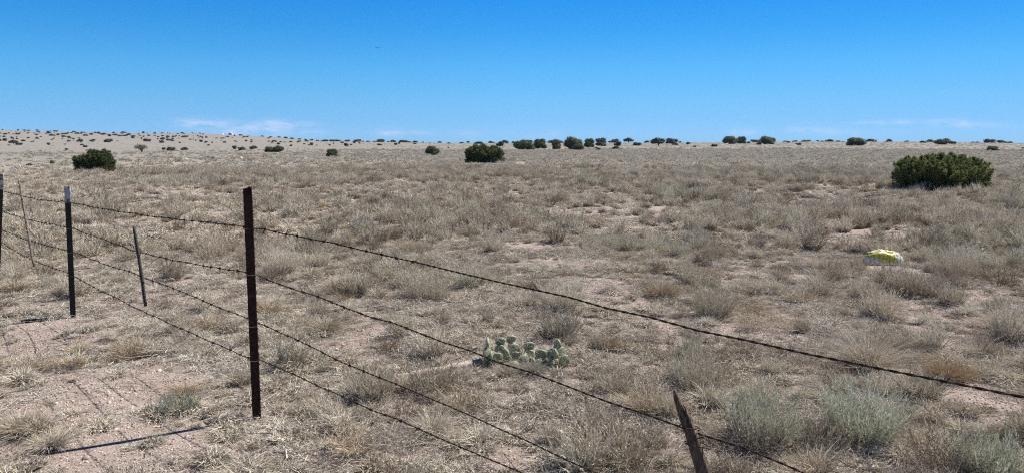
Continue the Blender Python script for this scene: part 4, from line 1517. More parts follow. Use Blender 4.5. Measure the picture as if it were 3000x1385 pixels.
BIG = [  # zone offset, x, base, width, height, mesh, label
    (0, 135, 318, 80, 36, FAR[3], 'flat-topped juniper with its trunk showing, low on the left hill near the left edge'),
    (0, 197, 326, 70, 26, FAR[0], 'low round juniper just right of the flat-topped one on the left hill'),
    (0, 487, 327, 38, 24, FAR[2], 'round dark juniper alone on the open slope left above the large left bush'),
    (0, 812, 305, 62, 36, FAR[3], 'mushroom-shaped juniper on the slope above the large left bush'),
    (0, 928, 302, 55, 28, FAR[5], 'spreading juniper with a thin trunk right of the mushroom-shaped one'),
    (0, 1100, 299, 95, 32, FAR[4], 'long low double juniper in mid slope of the left hill'),
    (0, 670, 377, 36, 18, FAR[2], 'small squarish juniper on the flat left of the large left bush'),
    (0, 863, 349, 44, 22, FAR[0], 'dark triangular juniper just above the large left bush'),
    (0, 1040, 402, 54, 38, FAR[5], 'rounded juniper peeping over the top of the large left bush'),
    (0, 1100, 399, 45, 20, FAR[0], 'low juniper at the right shoulder of the large left bush'),
    (0, 1478, 292, 75, 28, FAR[4], 'ragged wide juniper pair on the slope above the grey tree'),
    (0, 1695, 282, 50, 22, FAR[0], 'dark leaning juniper at mid height of the left hill'),
    (0, 1427, 402, 135, 72, GREY, 'bare grey half-dead tree with an open round crown and short trunk'),
    (0, 1644, 376, 46, 24, FAR[2], 'small boxy juniper, first of three in a row right of the grey tree'),
    (0, 1725, 385, 86, 42, FAR[0], 'round juniper, the middle and largest of three right of the grey tree'),
    (0, 1855, 381, 66, 32, FAR[1], 'low juniper, last of three in a row right of the grey tree'),
    (0, 2357, 368, 54, 34, FAR[2], 'brownish juniper at the left of a close pair on the flat'),
    (0, 2427, 380, 80, 38, FAR[0], 'dark broad juniper at the right of a close pair on the flat'),
    (0, 2550, 368, 76, 34, FAR[1], 'low dark juniper right of the close pair on the flat'),
    (0, 293, 537, 58, 28, MID[1], 'small dark shrub-like juniper on the flat above the leftmost posts'),
    (0, 527, 528, 52, 42, MID[0], 'small tufted juniper just left of the large left bush'),
    (0, 2140, 470, 42, 20, FAR[2], 'small grey-green bush near the pale rocks on the flat'),
    (750, 132, 397, 84, 50, MID[0], 'dark round juniper touching a greyer one left of centre'),
    (750, 225, 397, 110, 66, MID[1], 'greyer open juniper touching the dark round one on its left'),
    (750, 768, 447, 122, 74, MID[0], 'round single juniper bush standing alone left of the picture centre'),
    (750, 908, 338, 50, 30, FAR[2], 'juniper with a slim trunk behind the lone round bush'),
    (750, 1238, 332, 60, 18, FAR[4], 'low flat dark juniper in the open left of the boxy bush'),
    (750, 1407, 327, 40, 24, FAR[0], 'small round juniper behind the boxy bush to its left'),
    (750, 1780, 431, 138, 86, MID[2], 'boxy dark juniper bush left of the big double bush'),
    (750, 2253, 316, 66, 26, FAR[0], 'dark juniper dome on the skyline above the big double bush'),
    (750, 2455, 340, 82, 48, FAR[2], 'dark juniper up and right of the big double bush'),
    (1500, 110, 377, 195, 104, MID[1], 'large rounded juniper at the left end of the central row'),
    (1500, 278, 362, 130, 88, MID[0], 'dark juniper second from the left in the central row'),
    (1500, 160, 304, 120, 16, FAR[6], 'long distant line of dark junipers behind the left end of the central row'),
    (1500, 440, 304, 180, 16, FAR[6], 'long distant line of dark junipers behind the gap in the central row'),
    (1500, 442, 374, 110, 94, MID[0], 'narrow peaked juniper just right of the gap in the central row'),
    (1500, 615, 368, 200, 128, MID[1], 'tallest and broadest juniper in the central row'),
    (1500, 672, 381, 116, 60, MID[2], 'low green juniper in front of the tallest one'),
    (1500, 778, 349, 112, 80, MID[0], 'dark juniper hard against the right side of the tallest one'),
    (1500, 886, 307, 105, 56, FAR[0], 'round-topped juniper on the skyline right of the tallest one'),
    (1500, 895, 339, 95, 42, FAR[1], 'low spreading juniper below the round-topped skyline one'),
    (1500, 1032, 304, 74, 44, FAR[0], 'domed juniper on the skyline above two stacked bushes'),
    (1500, 1063, 337, 78, 44, FAR[2], 'upper of two boxy junipers stacked one above the other'),
    (1500, 1043, 369, 66, 30, FAR[1], 'lower of two boxy junipers stacked one above the other'),
    (1500, 1172, 306, 95, 44, FAR[3], 'flat-topped skyline juniper with gaps under its crown'),
    (1500, 1268, 333, 84, 36, FAR[0], 'low dark juniper below and right of the flat-topped skyline one'),
    (1500, 1475, 334, 155, 68, FAR[3], 'wide umbrella-shaped juniper right of centre'),
    (1500, 1612, 313, 118, 58, FAR[0], 'round juniper next to the wide umbrella-shaped one'),
    (1500, 1640, 330, 62, 26, FAR[1], 'low pale juniper in front of the round one right of centre'),
    (1500, 2043, 344, 70, 30, FAR[0], 'low dark juniper alone in the gap left of the ragged pair'),
    (1500, 2200, 317, 150, 72, MID[2], 'ragged juniper with a flat left side, left of a touching pair'),
    (1500, 2310, 313, 100, 66, MID[0], 'ragged juniper at the right of a touching pair'),
    (1500, 2435, 297, 105, 26, FAR[4], 'low distant juniper line right of the ragged pair'),
    (2250, -5, 319, 170, 84, MID[1], 'large ragged juniper rising over the skyline right of the ragged pair'),
    (2250, 392, 291, 110, 20, FAR[4], 'long low juniper on the skyline in the right quarter'),
    (2250, 613, 291, 84, 24, FAR[4], 'low wide skyline juniper left of the dark rounded bush'),
    (2250, 890, 334, 165, 74, MID[0], 'dark rounded juniper beyond the left end of the big right bush'),
    (2250, 1042, 291, 90, 30, FAR[1], 'broad skyline juniper right of the dark rounded one'),
    (2250, 1628, 293, 80, 28, FAR[1], 'skyline juniper just behind and left of the domed one'),
    (2250, 1748, 323, 145, 64, MID[1], 'smooth domed juniper above the big right bush'),
    (2250, 1852, 316, 75, 28, FAR[4], 'low trailing juniper at the right foot of the domed one'),
    (2250, 2243, 305, 110, 42, FAR[0], 'round skyline juniper near the right edge'),
    (2250, 2335, 302, 80, 28, FAR[4], 'lower juniper trailing right of the round one near the right edge'),
    (2250, 2258, 391, 112, 50, MID[0], 'small spiky juniper bush on the plain near the right edge'),
]
for q, (ox, x, b_, w, h_, ms_, lab) in enumerate(BIG):
    if 'long distant line' in lab:
        h_ *= 1.6
    t, p = put_tree(ox + x * SQ, 330 + b_ * SQ + .3, w * SQ * 1.24, h_ * SQ * 1.2, ms_, lab, 'junipers standing on the plain', True, 900 + q, crest_d(ox + x * SQ) * 1.02 if 'long distant line' in lab else None)
    KEEP.append((p[0], p[1], w * SQ / px_per_m(p) * .4))

def plumes(seed, prof, n, wm, dm, hm, L, mat_tone=(.15, .8), per=150, lean=.5, rad=.09):
    """a crown of many upswept sprays, each a tapering plume of small leafy twigs; real metres"""
    rg = np.random.default_rng(seed)
    px_, pz_ = np.array(prof).T
    G = Geo()
    tips = []
    for q in range(n):
        while True:
            x, y = rg.uniform(-.5, .5), rg.uniform(-.5, .5)
            if (x / .5) ** 2 + (y / .5) ** 2 < .96: break
        top = float(np.interp(x, px_, pz_)) * (1 - (abs(y) / .5) ** 2.2 * .42)
        f = 1.0 if q % 5 < 2 else rg.uniform(.25, .95)
        tip = np.array([x * wm, y * dm, top * hm * f * rg.uniform(.93, 1.05)])
        edge = math.hypot(x / .5, y / .5)
        ax = unit(np.array([x * lean * 2.2, y * lean * 2.2, .55 + .5 * (1 - edge)]) + rg.normal(0, .16, 3))
        pl = hm * rg.uniform(.30, .48)
        m_ = int(per * rg.uniform(.7, 1.3))
        t = rg.uniform(0, 1, m_) ** .75
        rr_ = hm * rad * 1.5 * (1 - t) ** .6 * rg.uniform(.2, 1.0, m_)
        d = unit(np.cross(ax, rg.normal(size=(m_, 3))))
        P_ = tip - ax * pl * (1 - t)[:, None] + d * rr_[:, None]
        ok = P_[:, 2] > .01
        P_, d, t = P_[ok], d[ok], t[ok]
        D = unit(ax * 1.0 + d * .75 + rg.normal(0, .25, P_.shape))
        tone = np.clip(rg.uniform(*mat_tone) + rg.normal(0, .16, len(P_)), 0, 1)
        blades(G, P_, D, L * rg.uniform(.5, 1.25, len(P_)), L * .36, rg.normal(0, .12, P_.shape), 1, 0, tone=tone, rg=rg)
        tips.append(tip - ax * pl * .4)
    return G, tips


def big_bush2(u, v, w, h_, seed, prof, n, mat, label, L, per, rad=.09):
    p = ground(u, v)
    s = 1 / px_per_m(p)
    wm, hm = w * s, h_ * s
    dm = wm * .8
    G, tips = plumes(seed, prof, n, wm * .96, dm, hm, L, per=per, rad=rad)
    t = empty('juniper_bush', tuple(p))
    obj('crown', G.build('crown', [mat]), t)
    rg = np.random.default_rng(seed)
    T = Geo()
    for tip in [tips[k] for k in rg.choice(len(tips), min(46, len(tips)), replace=False)]:
        p0 = np.array([tip[0] * .45 + rg.normal(0, .05 * wm), tip[1] * .4, -.06])
        ts = np.linspace(0, 1, 7)[:, None]
        C = p0 * (1 - ts) ** 2 + 2 * ts * (1 - ts) * (p0 * .6 + tip * .4 + [0, 0, -.1 * hm]) + tip * ts ** 2
        T.tube(C, np.linspace(.017, .005, 7) * (wm / 3) ** .5 * rg.uniform(.6, 1.5), 5)
    obj('trunk', T.build('trunk', [M_bark]), t)
    tag(t, label, 'bush')
    KEEP.append((p[0], p[1], wm * .30)); KEEP.append((p[0] - wm * .25, p[1], wm * .2)); KEEP.append((p[0] + wm * .25, p[1], wm * .2))
    return t


# say which small juniper is which: its size and shape, and the landmark it stands nearest to
MARKS = [(0, 385, 'the far left edge of the skyline'), (40, 420, 'the flat-topped juniper at far left'), (142, 425, 'the round lone slope juniper'), (236, 418, 'the mushroom-shaped juniper'),
         (320, 415, 'the long double juniper'), (277, 445, 'the large left bush'), (416, 440, 'the bare grey tree'), (430, 412, 'the ragged hillside pair'),
         (500, 440, 'the row of three junipers'), (493, 412, 'the leaning hillside juniper'), (665, 394, 'the white radar domes'), (600, 410, 'the middle of the left hill'), (700, 436, 'the close pair on the flat'),
         (805, 440, 'the touching dark and grey pair'), (860, 412, 'the foot of the hill'), (975, 445, 'the lone round bush'), (1110, 424, 'the low flat dark juniper'),
         (1269, 440, 'the boxy dark bush'), (1420, 440, 'the big double bush'), (1532, 425, 'the large rounded central juniper'), (1680, 420, 'the tallest central juniper'),
         (1805, 430, 'the two stacked junipers'), (1929, 425, 'the wide umbrella-shaped juniper'), (2095, 428, 'the lone gap juniper'), (2160, 420, 'the ragged touching pair'),
         (2262, 420, 'the large ragged skyline juniper'), (2365, 414, 'the long low skyline juniper'), (2509, 425, 'the dark rounded juniper'), (2759, 422, 'the smooth domed juniper'), (2905, 418, 'the round juniper near right edge')]
keys = {}
for (t, u, v, w, asp) in SMALL:
    mu, mv, mn = min(MARKS, key=lambda m: abs(m[0] - u) + 4 * abs(m[1] - v))
    rel = ('left of' if u < mu - 12 else 'right of' if u > mu + 12 else 'above' if v < mv else 'below') if 'middle' not in mn and 'foot' not in mn and 'edge of' not in mn else 'on' if 'middle' in mn else 'near'
    size = 'tiny' if w < 6.5 else 'small' if w < 11 else 'wider'
    shape = 'flat' if asp > 2.5 else 'round'
    keys.setdefault((size, shape, rel, mn), []).append((u, t))
NUM = ['zero', 'one', 'two', 'three', 'four', 'five', 'six', 'seven', 'eight', 'nine', 'ten']
ORD = ['first', 'second', 'third', 'fourth', 'fifth', 'sixth', 'seventh', 'eighth', 'ninth', 'tenth']
for (size, shape, rel, mn), ts in keys.items():
    ts.sort(key=lambda e: e[0])
    for k_, (u, t) in enumerate(ts):
        if len(ts) == 1:
            t['label'] = '%s %s dark juniper %s %s' % (size, shape, rel, mn)
        elif k_ == 0:
            t['label'] = 'leftmost of %s %s %s junipers %s %s' % (NUM[len(ts)], size, shape, rel, mn)
        else:
            t['label'] = '%s from left of %s %s %s junipers %s %s' % (ORD[k_], NUM[len(ts)], size, shape, rel, mn)

# the three large bushes
def big_bush(u, v, w, h_, seed, nl, k, mat, label, L, twin=None, flat=.8, ragged=.15, up=.6, lobes=None, rmin=.12, rmax=.2):
    p = ground(u, v)
    s = 1 / px_per_m(p)
    wm, hm = w * s, h_ * s
    asp = wm / hm
    G, lb = crown(seed, nl, k, .02, .0, up=up, spray=True, aspect=asp, L=L / wm, ragged=ragged, flat=flat, twin=twin, rmin=rmin, rmax=rmax, core=.66, lobes=lobes)
    # the crown is built in unit space and then given its real size
    sc = np.array([wm, wm * .85, hm])
    G.V = [v_ * sc for v_ in G.V]
    t = empty('juniper_bush', tuple(p))
    obj('crown', G.build('crown', [mat]), t)
    T = trunk(lb, seed, .012, 0, 16, 6)
    T.V = [v_ * sc for v_ in T.V]
    obj('trunk', T.build('trunk', [M_bark]), t)
    tag(t, label, 'bush')
    KEEP.append((p[0], p[1], wm * .30)); KEEP.append((p[0] - wm * .25, p[1], wm * .2)); KEEP.append((p[0] + wm * .25, p[1], wm * .2))
    return t


def dome_lobes(seed, prof, n, rmin, rmax):
    """lobes under a height profile over x (-.5 .. .5)"""
    rg = np.random.default_rng(seed)
    out = []
    px_, pz_ = np.array(prof).T
    while len(out) < n:
        x = rg.uniform(-.5, .5)
        top = float(np.interp(x, px_, pz_))
        r = rg.uniform(rmin, rmax)
        if abs(x) > .5 - r * .55: continue
        y = rg.uniform(-1, 1) * math.sqrt(max(0, .25 - x * x)) * .75
        ytop = top * (1 - (abs(y) / .5) ** 2 * .45)
        rz_ = r * 1.3
        z = rg.uniform(rz_ * .1, max(rz_ * .4, ytop * .6)) if len(out) % 5 < 3 else max(rz_ * .5, ytop - rz_ * 1.0)
        out.append((x, y, z, r))
    return out


big_bush2(2752, 558, 290, 104, 41, [(-.5, .5), (-.45, .74), (-.36, .88), (-.24, .98), (-.17, .92), (-.1, .99), (.05, 1.02), (.14, .99), (.22, .92), (.29, .97), (.36, .88), (.43, .76), (.5, .46)],
          420, M_jnear, 'wide bright green juniper bush, the nearest and largest, at the right', .062, 230, .08)
big_bush2(278, 506, 124, 66, 42, [(-.5, .5), (-.42, .75), (-.25, .70), (-.12, .92), (.05, 1.06), (.2, .98), (.34, .86), (.42, .5), (.5, .42)],
          190, M_jmid, 'large dark juniper bush with a domed top behind the left fence posts', .085, 170, .11)
big_bush2(1420, 480, 126, 54, 43, [(-.5, .55), (-.42, .85), (-.3, .98), (-.1, 1.06), (0, 1.0), (.06, .88), (.2, .95), (.4, .80), (.5, .5)],
          270, M_jmid, 'big double juniper bush near the centre, its right half greyer and showing branches', .10, 170, .12)

# ------------------------------------------------------------------ plants one can point to
MATS = {'sage': M_sage, 'twig': M_twig, 'straw': M_straw, 'rust': M_rustg, 'green': M_green, 'litter': M_litter}
HERO = [  # u, base v, width, height (photo px), kind, material, name, category, label
    (520, 1207, 120, 56, 'low', 'green', 'sagebrush', 'shrub', 'small silvery green shrub on bare gravel left of the rusty post'),
    (212, 1083, 72, 36, 'low', 'rust', 'forb', 'plant', 'small yellowish twiggy plant on the bare gravel at the left'),
    (60, 1262, 190, 66, 'bunch', 'straw', 'grass_tussock', 'grass', 'large pale blond grass tussock at the lower left edge'),
    (150, 1310, 120, 60, 'bunch', 'straw', 'grass_tussock', 'grass', 'smaller blond tussock just right of the large one at lower left'),
    (515, 1030, 175, 62, 'tangle', 'litter', 'brush_tangle', 'shrub', 'pale grey collapsed tangle of stems beside the bare gravel left of the rusty post'),
    (690, 1110, 190, 70, 'tangle', 'litter', 'brush_tangle', 'shrub', 'grey tangled heap of dry stems leaning against the left side of the rusty post'),
    (1937, 872, 92, 66, 'bunch', 'rust', 'grass_tussock', 'grass', 'round brown tussock alone on pink soil right of the centre'),
    (955, 975, 90, 66, 'bunch', 'straw', 'grass_tussock', 'grass', 'pale brown tussock right of the rusty post between the wires'),
    (1700, 668, 90, 46, 'bunch', 'rust', 'grass_tussock', 'grass', 'dark-centred tussock in the middle distance right of centre'),
    (2205, 650, 70, 36, 'bunch', 'rust', 'grass_tussock', 'grass', 'tawny tussock in the middle distance toward the right'),
    (2965, 975, 130, 110, 'bunch', 'rust', 'grass_tussock', 'grass', 'tan upright tussock cut by the right edge'),
    (2770, 1115, 92, 82, 'bunch', 'rust', 'grass_tussock', 'grass', 'brown tussock standing just above the top wire at the right'),
    (2872, 1040, 80, 72, 'bunch', 'straw', 'grass_tussock', 'grass', 'blond tussock at the edge of the bare pink soil at the right'),
    (2040, 1140, 175, 110, 'shrub', 'sage', 'snakeweed_shrub', 'shrub', 'grey-green shrub directly behind the broken split post'),
    (2235, 1300, 205, 165, 'shrub', 'green', 'sagebrush', 'shrub', 'tall green-grey sagebrush between the two lowest wires at the right'),
    (2520, 1288, 235, 180, 'shrub', 'green', 'sagebrush', 'shrub', 'widest green-grey sagebrush below the top wire at the right'),
    (2760, 1400, 250, 160, 'twig', 'twig', 'dead_shrub', 'shrub', 'bare dark twiggy shrub in the bottom right corner'),
    (2880, 1390, 200, 130, 'shrub', 'green', 'sagebrush', 'shrub', 'low grey-green sagebrush in the bottom right corner behind the bare twigs'),
    (1350, 1205, 150, 90, 'twig', 'rust', 'dead_shrub', 'shrub', 'open twiggy brown shrub in front of the fallen post'),
    (1250, 880, 150, 100, 'shrub', 'sage', 'snakeweed_shrub', 'shrub', 'grey shrub left of centre above the second wire'),
    (1640, 905, 130, 90, 'shrub', 'sage', 'snakeweed_shrub', 'shrub', 'dark-footed grey shrub crossed by the top wire near the centre'),
    (1085, 1165, 150, 85, 'shrub', 'sage', 'snakeweed_shrub', 'shrub', 'dark-based grey shrub left of the fallen post'),
    (1270, 1270, 130, 75, 'bunch', 'straw', 'grass_tussock', 'grass', 'golden straw clump just above the third wire at the bottom centre'),
    (1130, 1310, 250, 110, 'tangle', 'litter', 'brush_tangle', 'shrub', 'wide pale tangle of curling dry stalks at the bottom centre between two wires'),
    (1030, 1330, 170, 120, 'twig', 'rust', 'dead_shrub', 'shrub', 'upright twiggy clump right of the foot of the rusty post'),
    (2090, 930, 130, 90, 'shrub', 'sage', 'snakeweed_shrub', 'shrub', 'grey shrub just above the top wire right of the round brown tussock'),
    (2260, 960, 240, 100, 'tangle', 'rust', 'brush_tangle', 'shrub', 'reddish brown mounded tangle of grass above the top wire'),
    (2930, 835, 210, 90, 'twig', 'twig', 'dead_shrub', 'shrub', 'dark dead brush mound behind the bare pink soil at the right'),
    (2690, 862, 170, 72, 'shrub', 'sage', 'snakeweed_shrub', 'shrub', 'grey shrub in front of the yellow and white sack'),
    (2790, 810, 140, 90, 'shrub', 'sage', 'snakeweed_shrub', 'shrub', 'dark-footed grey shrub right of the yellow and white sack'),
    (1720, 790, 220, 110, 'tangle', 'straw', 'brush_tangle', 'shrub', 'broad tan tangle of curled dry stems in the middle right of centre'),
    (820, 800, 120, 90, 'shrub', 'sage', 'snakeweed_shrub', 'shrub', 'upright grey shrub just right of the rusty post between the upper wires'),
    (1180, 1140, 90, 50, 'bunch', 'straw', 'grass_tussock', 'grass', 'small straw tussock partly hiding the thin end of the fallen post'),
    (1345, 1112, 80, 46, 'bunch', 'straw', 'grass_tussock', 'grass', 'small straw tussock in front of the thick end of the fallen post'),
    (1500, 1066, 90, 36, 'bunch', 'litter', 'grass_tussock', 'grass', 'pale dry grass growing up through the left side of the cactus'),
    (1605, 1062, 90, 34, 'bunch', 'straw', 'grass_tussock', 'grass', 'straw grass growing up through the right side of the cactus'),
    (1475, 1100, 70, 40, 'bunch', 'straw', 'grass_tussock', 'grass', 'thin dry grass in front of the left pads of the cactus'),
    (1560, 1092, 80, 46, 'bunch', 'litter', 'grass_tussock', 'grass', 'pale dry grass spilling over the middle of the cactus'),
    (2540, 1085, 130, 150, 'bunch', 'straw', 'grass_tussock', 'grass', 'tall sparse fan of pale grass just below the top wire at the right'),
]
hero_kinds = {}
for q, (u, v, w, h_, kind, mk, name, cat_, lab) in enumerate(HERO):
    p = ground(u, min(v, 1500))
    s = 1 / px_per_m(p)
    wm, hm = w * s, h_ * s
    r = wm * .30
    if kind == 'low':
        G = g_shrub(400 + q, 90, r, hm * .95, .0024, 14, .0050, .015, 1.1)
    elif kind == 'bunch':
        G = merge(g_bunch(400 + q, 1100, wm * .17, hm * 1.1, .0026, .85, droop=.55), g_dome(800 + q, 500, wm * .26, hm * .6, .003))
    elif kind == 'shrub':
        n_ = int(min(330, 80 + 520 * wm))
        G = g_shrub(400 + q, n_, wm * .30, hm * .86, .0028, 14, .0046, .017, .85)
        G = merge(G, g_bunch(700 + q, 260, wm * .36, hm * .38, .0025, 1.1))
    elif kind == 'twig':
        G = g_twig(400 + q, int(40 + 60 * wm), wm * .16, hm * 1.0, .0042)
    else:
        rg = np.random.default_rng(400 + q)
        n_ = int(900 * max(.4, wm))
        G = Geo()
        P0 = disc(n_, wm * .42, rg) * [1, .7, 1]
        P0[:, 2] = np.maximum(0, hm * .62 * (1 - (np.linalg.norm(P0[:, :2], axis=1) / (wm * .42)) ** 2) * rg.uniform(0, 1, n_))
        a = rg.uniform(0, 6.28, n_)
        D = unit(np.stack([np.cos(a), np.sin(a), rg.normal(.35, .4, n_)], -1))
        blades(G, P0, D, rg.uniform(.06, .22, n_), .0024, rg.normal(0, .35, (n_, 3)) - [0, 0, .25], 4, 0, curl=.12, rg=rg)
    if kind in ('bunch', 'shrub', 'low'):
        G = with_crown_shade(G, 400 + q, wm * .24, hm * .42, int(140 + 300 * wm), .0042)
    o = obj(name, G.build(name, [MATS[mk], M_crown]))
    o.location = tuple(p)
    tag(o, lab, cat_)
    KEEP.append((p[0], p[1], wm * .24))

# ------------------------------------------------------------------ everything too many to count
def var_set(nm, fn, seeds, mats, **kw):
    return [source(nm, k, with_crown_shade(fn(s_, **kw), s_, kw.get('r', .1) * .75, kw.get('h', .1) * .55, 130, .0042), mats + [M_crown]) for k, s_ in enumerate(seeds)]


cover_all = lambda x, y: .35 + .65 * cover(x, y)
bare_side = lambda x, y: 1.05 - cover(x, y)
shrubby = lambda x, y: cover(x, y) * np.clip((vnoise(x, y, 2.2, 31) * .6 + vnoise(x, y, 6, 32) * .4 + x * .006 - .36) * 3.0, .08, 1)
grassy = lambda x, y: cover(x, y) * np.clip((vnoise(x, y, 1.7, 35) * .7 + vnoise(x, y, 7, 36) * .3 - .30) * 3.0, .12, 1)

# turf close by: short curled mats, thick with old growth, darkened to deepen their shade
src = var_set('turf_mat', g_dome, range(1, 7), [M_straw], n=300, r=.085, h=.075, w=.0038, curl=.16, shaggy=.6)
a_ = place_pts(10500, 2.4, 12.5, 1001, .35, 1.15, 6, pw=1.0)
gn_scatter('grass_turf', *a_, src, 'low curled dry turf growing over the gravel', 'grass')

src = var_set('bunch_near', g_dome, range(11, 17), [M_straw], n=480, r=.09, h=.15, w=.0040, curl=.10, shaggy=.34, up=.7)
src2 = [source('bunch_nearrusset', k, with_crown_shade(g_bunch(17 + k, n=420, r=.05, h=.18, w=.0032, spread=.85), 17 + k, .07, .08, 80), [M_rustg, M_crown]) for k in range(2)]
a_ = place_pts(4300, 2.5, 12.5, 1002, .32, 1.0, 6, mask=grassy, tall=True)
b_ = place_pts(260, 2.5, 12.5, 1003, .5, 1.1, 2, base=6, mask=grassy, tall=True)
gn_scatter('bunch_grass', *cat(a_, b_), src + src2, 'dry bunch grass, straw and russet, over the near ground', 'grass')

src = [source('shrub_near', k, with_crown_shade(merge(g_shrub(21 + k, 110, .08, .24, .0040, 14, .0068, .018, .8), g_dome(221 + k, 200, .09, .14, .0042, up=.7)), 21 + k, .11, .14, 130), [M_sage, M_crown]) for k in range(6)]
src2 = [source('shrub_neartwig', k, g_twig(31 + k, 60, .07, .22), [M_twig]) for k in range(3)]
a_ = place_pts(1350, 2.9, 12.5, 1004, .30, 1.05, 6, mask=shrubby, tilt=.2, tall=True)
b_ = place_pts(520, 2.9, 12.5, 1005, .35, 1.0, 3, base=6, mask=shrubby, tilt=.2, tall=True)
gn_scatter('low_scrub', *cat(a_, b_), src + src2, 'grey half shrubs and dead twigs over the near ground', 'shrub')

src = [source('litter_near', k, g_litter(41 + k, 80, .22, .0042), [M_litter]) for k in range(5)]
a_ = place_pts(4600, 2.4, 13, 1006, .4, 1.2, 5, mask=lambda x, y: cover(x, y) ** 1.3, tilt=.06, flat=1.0)
b_ = place_pts(3800, 2.4, 10, 1016, .3, .8, 5, mask=lambda x, y: 0 * x + .6, tilt=.04, flat=.6)
gn_scatter('plant_litter', *cat(a_, b_), src, 'bleached fallen stems lying on the soil', 'litter')

peb = []
for k in range(4):
    rg = np.random.default_rng(60 + k)
    G = Geo()
    nu, nv = 7, 4
    Vs = []
    for q in range(nv + 1):
        f = -math.pi / 2 + math.pi * q / nv
        for a0_ in np.linspace(0, 2 * np.pi, nu, endpoint=False):
            kk = rg.uniform(.8, 1.15)
            Vs.append((kk * math.cos(a0_) * math.cos(f), .8 * kk * math.sin(a0_) * math.cos(f), .6 * kk * math.sin(f)))
    i, j = np.meshgrid(np.arange(nv), np.arange(nu), indexing='ij')
    G.add(Vs, np.stack([i * nu + j, i * nu + (j + 1) % nu, (i + 1) * nu + (j + 1) % nu, (i + 1) * nu + j], -1).reshape(-1, 4))
    peb.append(source('pebble', k, G, [M_pebble]))
# pebbles take their colour from the stone they are
nt = M_pebble.node_tree
pb_ = [n for n in nt.nodes if n.type == 'BSDF_PRINCIPLED'][0]
oi = N(nt, 'ShaderNodeObjectInfo')
nt.links.new(ramp(nt, oi.outputs['Random'], [(0, (.20, .13, .10)), (.5, (.40, .29, .24)), (.9, (.50, .41, .36)), (1, (.62, .56, .50))]), pb_.inputs['Base Color'])
rg = np.random.default_rng(66)
a_ = place_pts(60000, 2.4, 9.5, 1007, .0032, .0095, 4, mask=bare_side, tilt=.5, zlift=.001)
a_[2] = a_[2] * (1 + 1.6 * (rg.uniform(0, 1, (len(a_[0]), 1)) > .985))
gn_scatter('gravel', *a_, peb, 'pinkish gravel strewn over the bare soil', 'gravel')

# middle distance
ms1 = [source('field_a_bunch', k, with_crown_shade(g_dome(71 + k, n=220, r=.10, h=.17, w=.0105, curl=.07, shaggy=.32, up=.75), 71 + k, .13, .10, 46 + 14 * (k % 2), .012), [M_straw, M_crown]) for k in range(4)]
ms2 = [source('field_b_shrub', k, with_crown_shade(merge(g_shrub(81 + k, 56, .09, .24, .008, 9, .015, .032, .75), g_dome(281 + k, 120, .10, .16, .011, shaggy=.32, up=.75)), 81 + k, .12, .13, 44 + 24 * (k % 2), .011), [M_sage, M_crown]) for k in range(4)]
ms3 = [source('field_c_turf', k, g_dome(91 + k, 130, .17, .055, .011, shaggy=.7), [M_straw]) for k in range(3)]
ms4 = [source('field_d_russet', k, with_crown_shade(g_dome(95 + k, n=190, r=.11, h=.17, w=.007), 95 + k, .1, .1, 50, .01), [M_rustg, M_crown]) for k in range(2)]
ms5 = [source('field_e_twig', k, g_twig(98 + k, 40, .08, .22, .0065), [M_twig]) for k in range(2)]
A = place_pts(23500, 11.5, 46, 2001, .35, 1.15, 4, 0, mask=grassy, tall=True)
B = place_pts(19500, 11.5, 46, 2002, .3, 1.15, 4, 4, mask=shrubby, tilt=.2, tall=True)
C_ = place_pts(21000, 11.5, 46, 2003, .5, 1.4, 3, 8, pw=.6)
D_ = place_pts(1300, 11.5, 46, 2004, .6, 1.3, 2, 11, mask=grassy, tall=True)
E_ = place_pts(3600, 11.5, 46, 2005, .6, 1.3, 2, 13, mask=shrubby, tall=True)
gn_scatter('field_growth', *cat(A, B, C_, D_, E_), ms1 + ms2 + ms3 + ms4 + ms5, 'dry grass and grey scrub covering the middle distance', 'grassland')

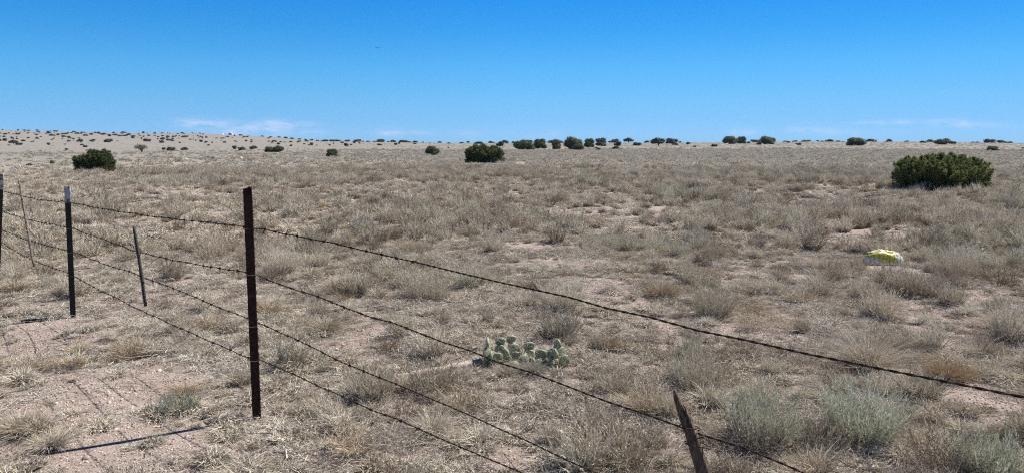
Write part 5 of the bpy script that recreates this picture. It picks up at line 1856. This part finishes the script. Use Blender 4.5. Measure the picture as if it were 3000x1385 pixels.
fs1 = [source('plain_a_bunch', k, g_dome(111 + k, n=80, r=.20, h=.17, w=.034, curl=.04, shaggy=.35), [M_pale]) for k in range(3)]
fs2 = [source('plain_b_shrub', k, g_dome(121 + k, n=80, r=.20, h=.22, w=.030, curl=.04, up=.8, shaggy=.35), [M_pale]) for k in range(3)]
fs3 = [source('plain_c_shrub', k, with_crown_shade(g_dome(131 + k, n=70, r=.20, h=.25, w=.030, up=.8, shaggy=.35), 131 + k, .2, .16, 26, .03), [M_sage, M_crown]) for k in range(2)]
rightish = lambda x, y: cover(x, y) * np.clip(.45 + (x + 14) / 60, .08, 1)
A = place_pts(28000, 44, 150, 3001, .5, 1.6, 3, 0, mask=rightish)
B = place_pts(28000, 44, 150, 3002, .5, 1.6, 3, 3, mask=rightish)
S_ = place_pts(5200, 44, 170, 3005, .5, 1.5, 2, 6, mask=lambda x, y: rightish(x, y) * np.clip((vnoise(x, y, 9, 37) - .35) * 3, .05, 1))
C_ = place_pts(15000, 145, 420, 3003, .8, 2.2, 6, 0, mask=lambda x, y: np.clip(.5 + (x + 40) / 160, .12, 1))
C_[2][:, 2] *= .45
gn_scatter('plain_growth', *cat(A, B, S_, C_), fs1 + fs2 + fs3, 'grass and scrub thinning out over the far plain', 'grassland')

# beyond the three hundred largest: dark brush dotted over the hill
hs_ = []
for k in range(3):
    G, lb = crown(500 + k, 5, 26, .09, .0, aspect=1.9, flat=.8)
    hs_.append(source('hill_brush', k, G, [M_jfar]))
rg = np.random.default_rng(88)
n_ = 300
uu, vv = rg.uniform(-150, 800, n_), rg.uniform(0, 1, n_)
pts_ = []
for u_, f_ in zip(uu, vv):
    ridge = float(np.interp(u_, RU, RV))
    v_ = ridge + .8 + (f_ ** 2.1) * (424 - ridge if u_ < 800 else 9)
    # thicker band of brush below the crest in the middle of the hill
    if 180 < u_ < 520 and f_ < .6: v_ = ridge + 1.5 + rg.uniform(0, 10)
    q_ = ground(u_, v_)
    if q_ is not None and float(vnoise(q_[0], q_[1], 60, 91)) > .5 and 200 < math.hypot(q_[0], q_[1]) < 1100: pts_.append(q_)
pts_ = np.array(pts_)
m_ = len(pts_)
sz = rg.uniform(0, 1, m_) ** 2.5 * 2.6 + 1.2
gn_scatter('hill_brush', pts_, np.stack([np.zeros(m_), np.zeros(m_), rg.uniform(0, 6.28, m_)], -1),
           np.stack([sz, sz * .9, sz * rg.uniform(.35, .6, m_)], -1), rg.integers(0, 3, m_), hs_, 'tiny dark brush dotted over the left hill', 'brush')
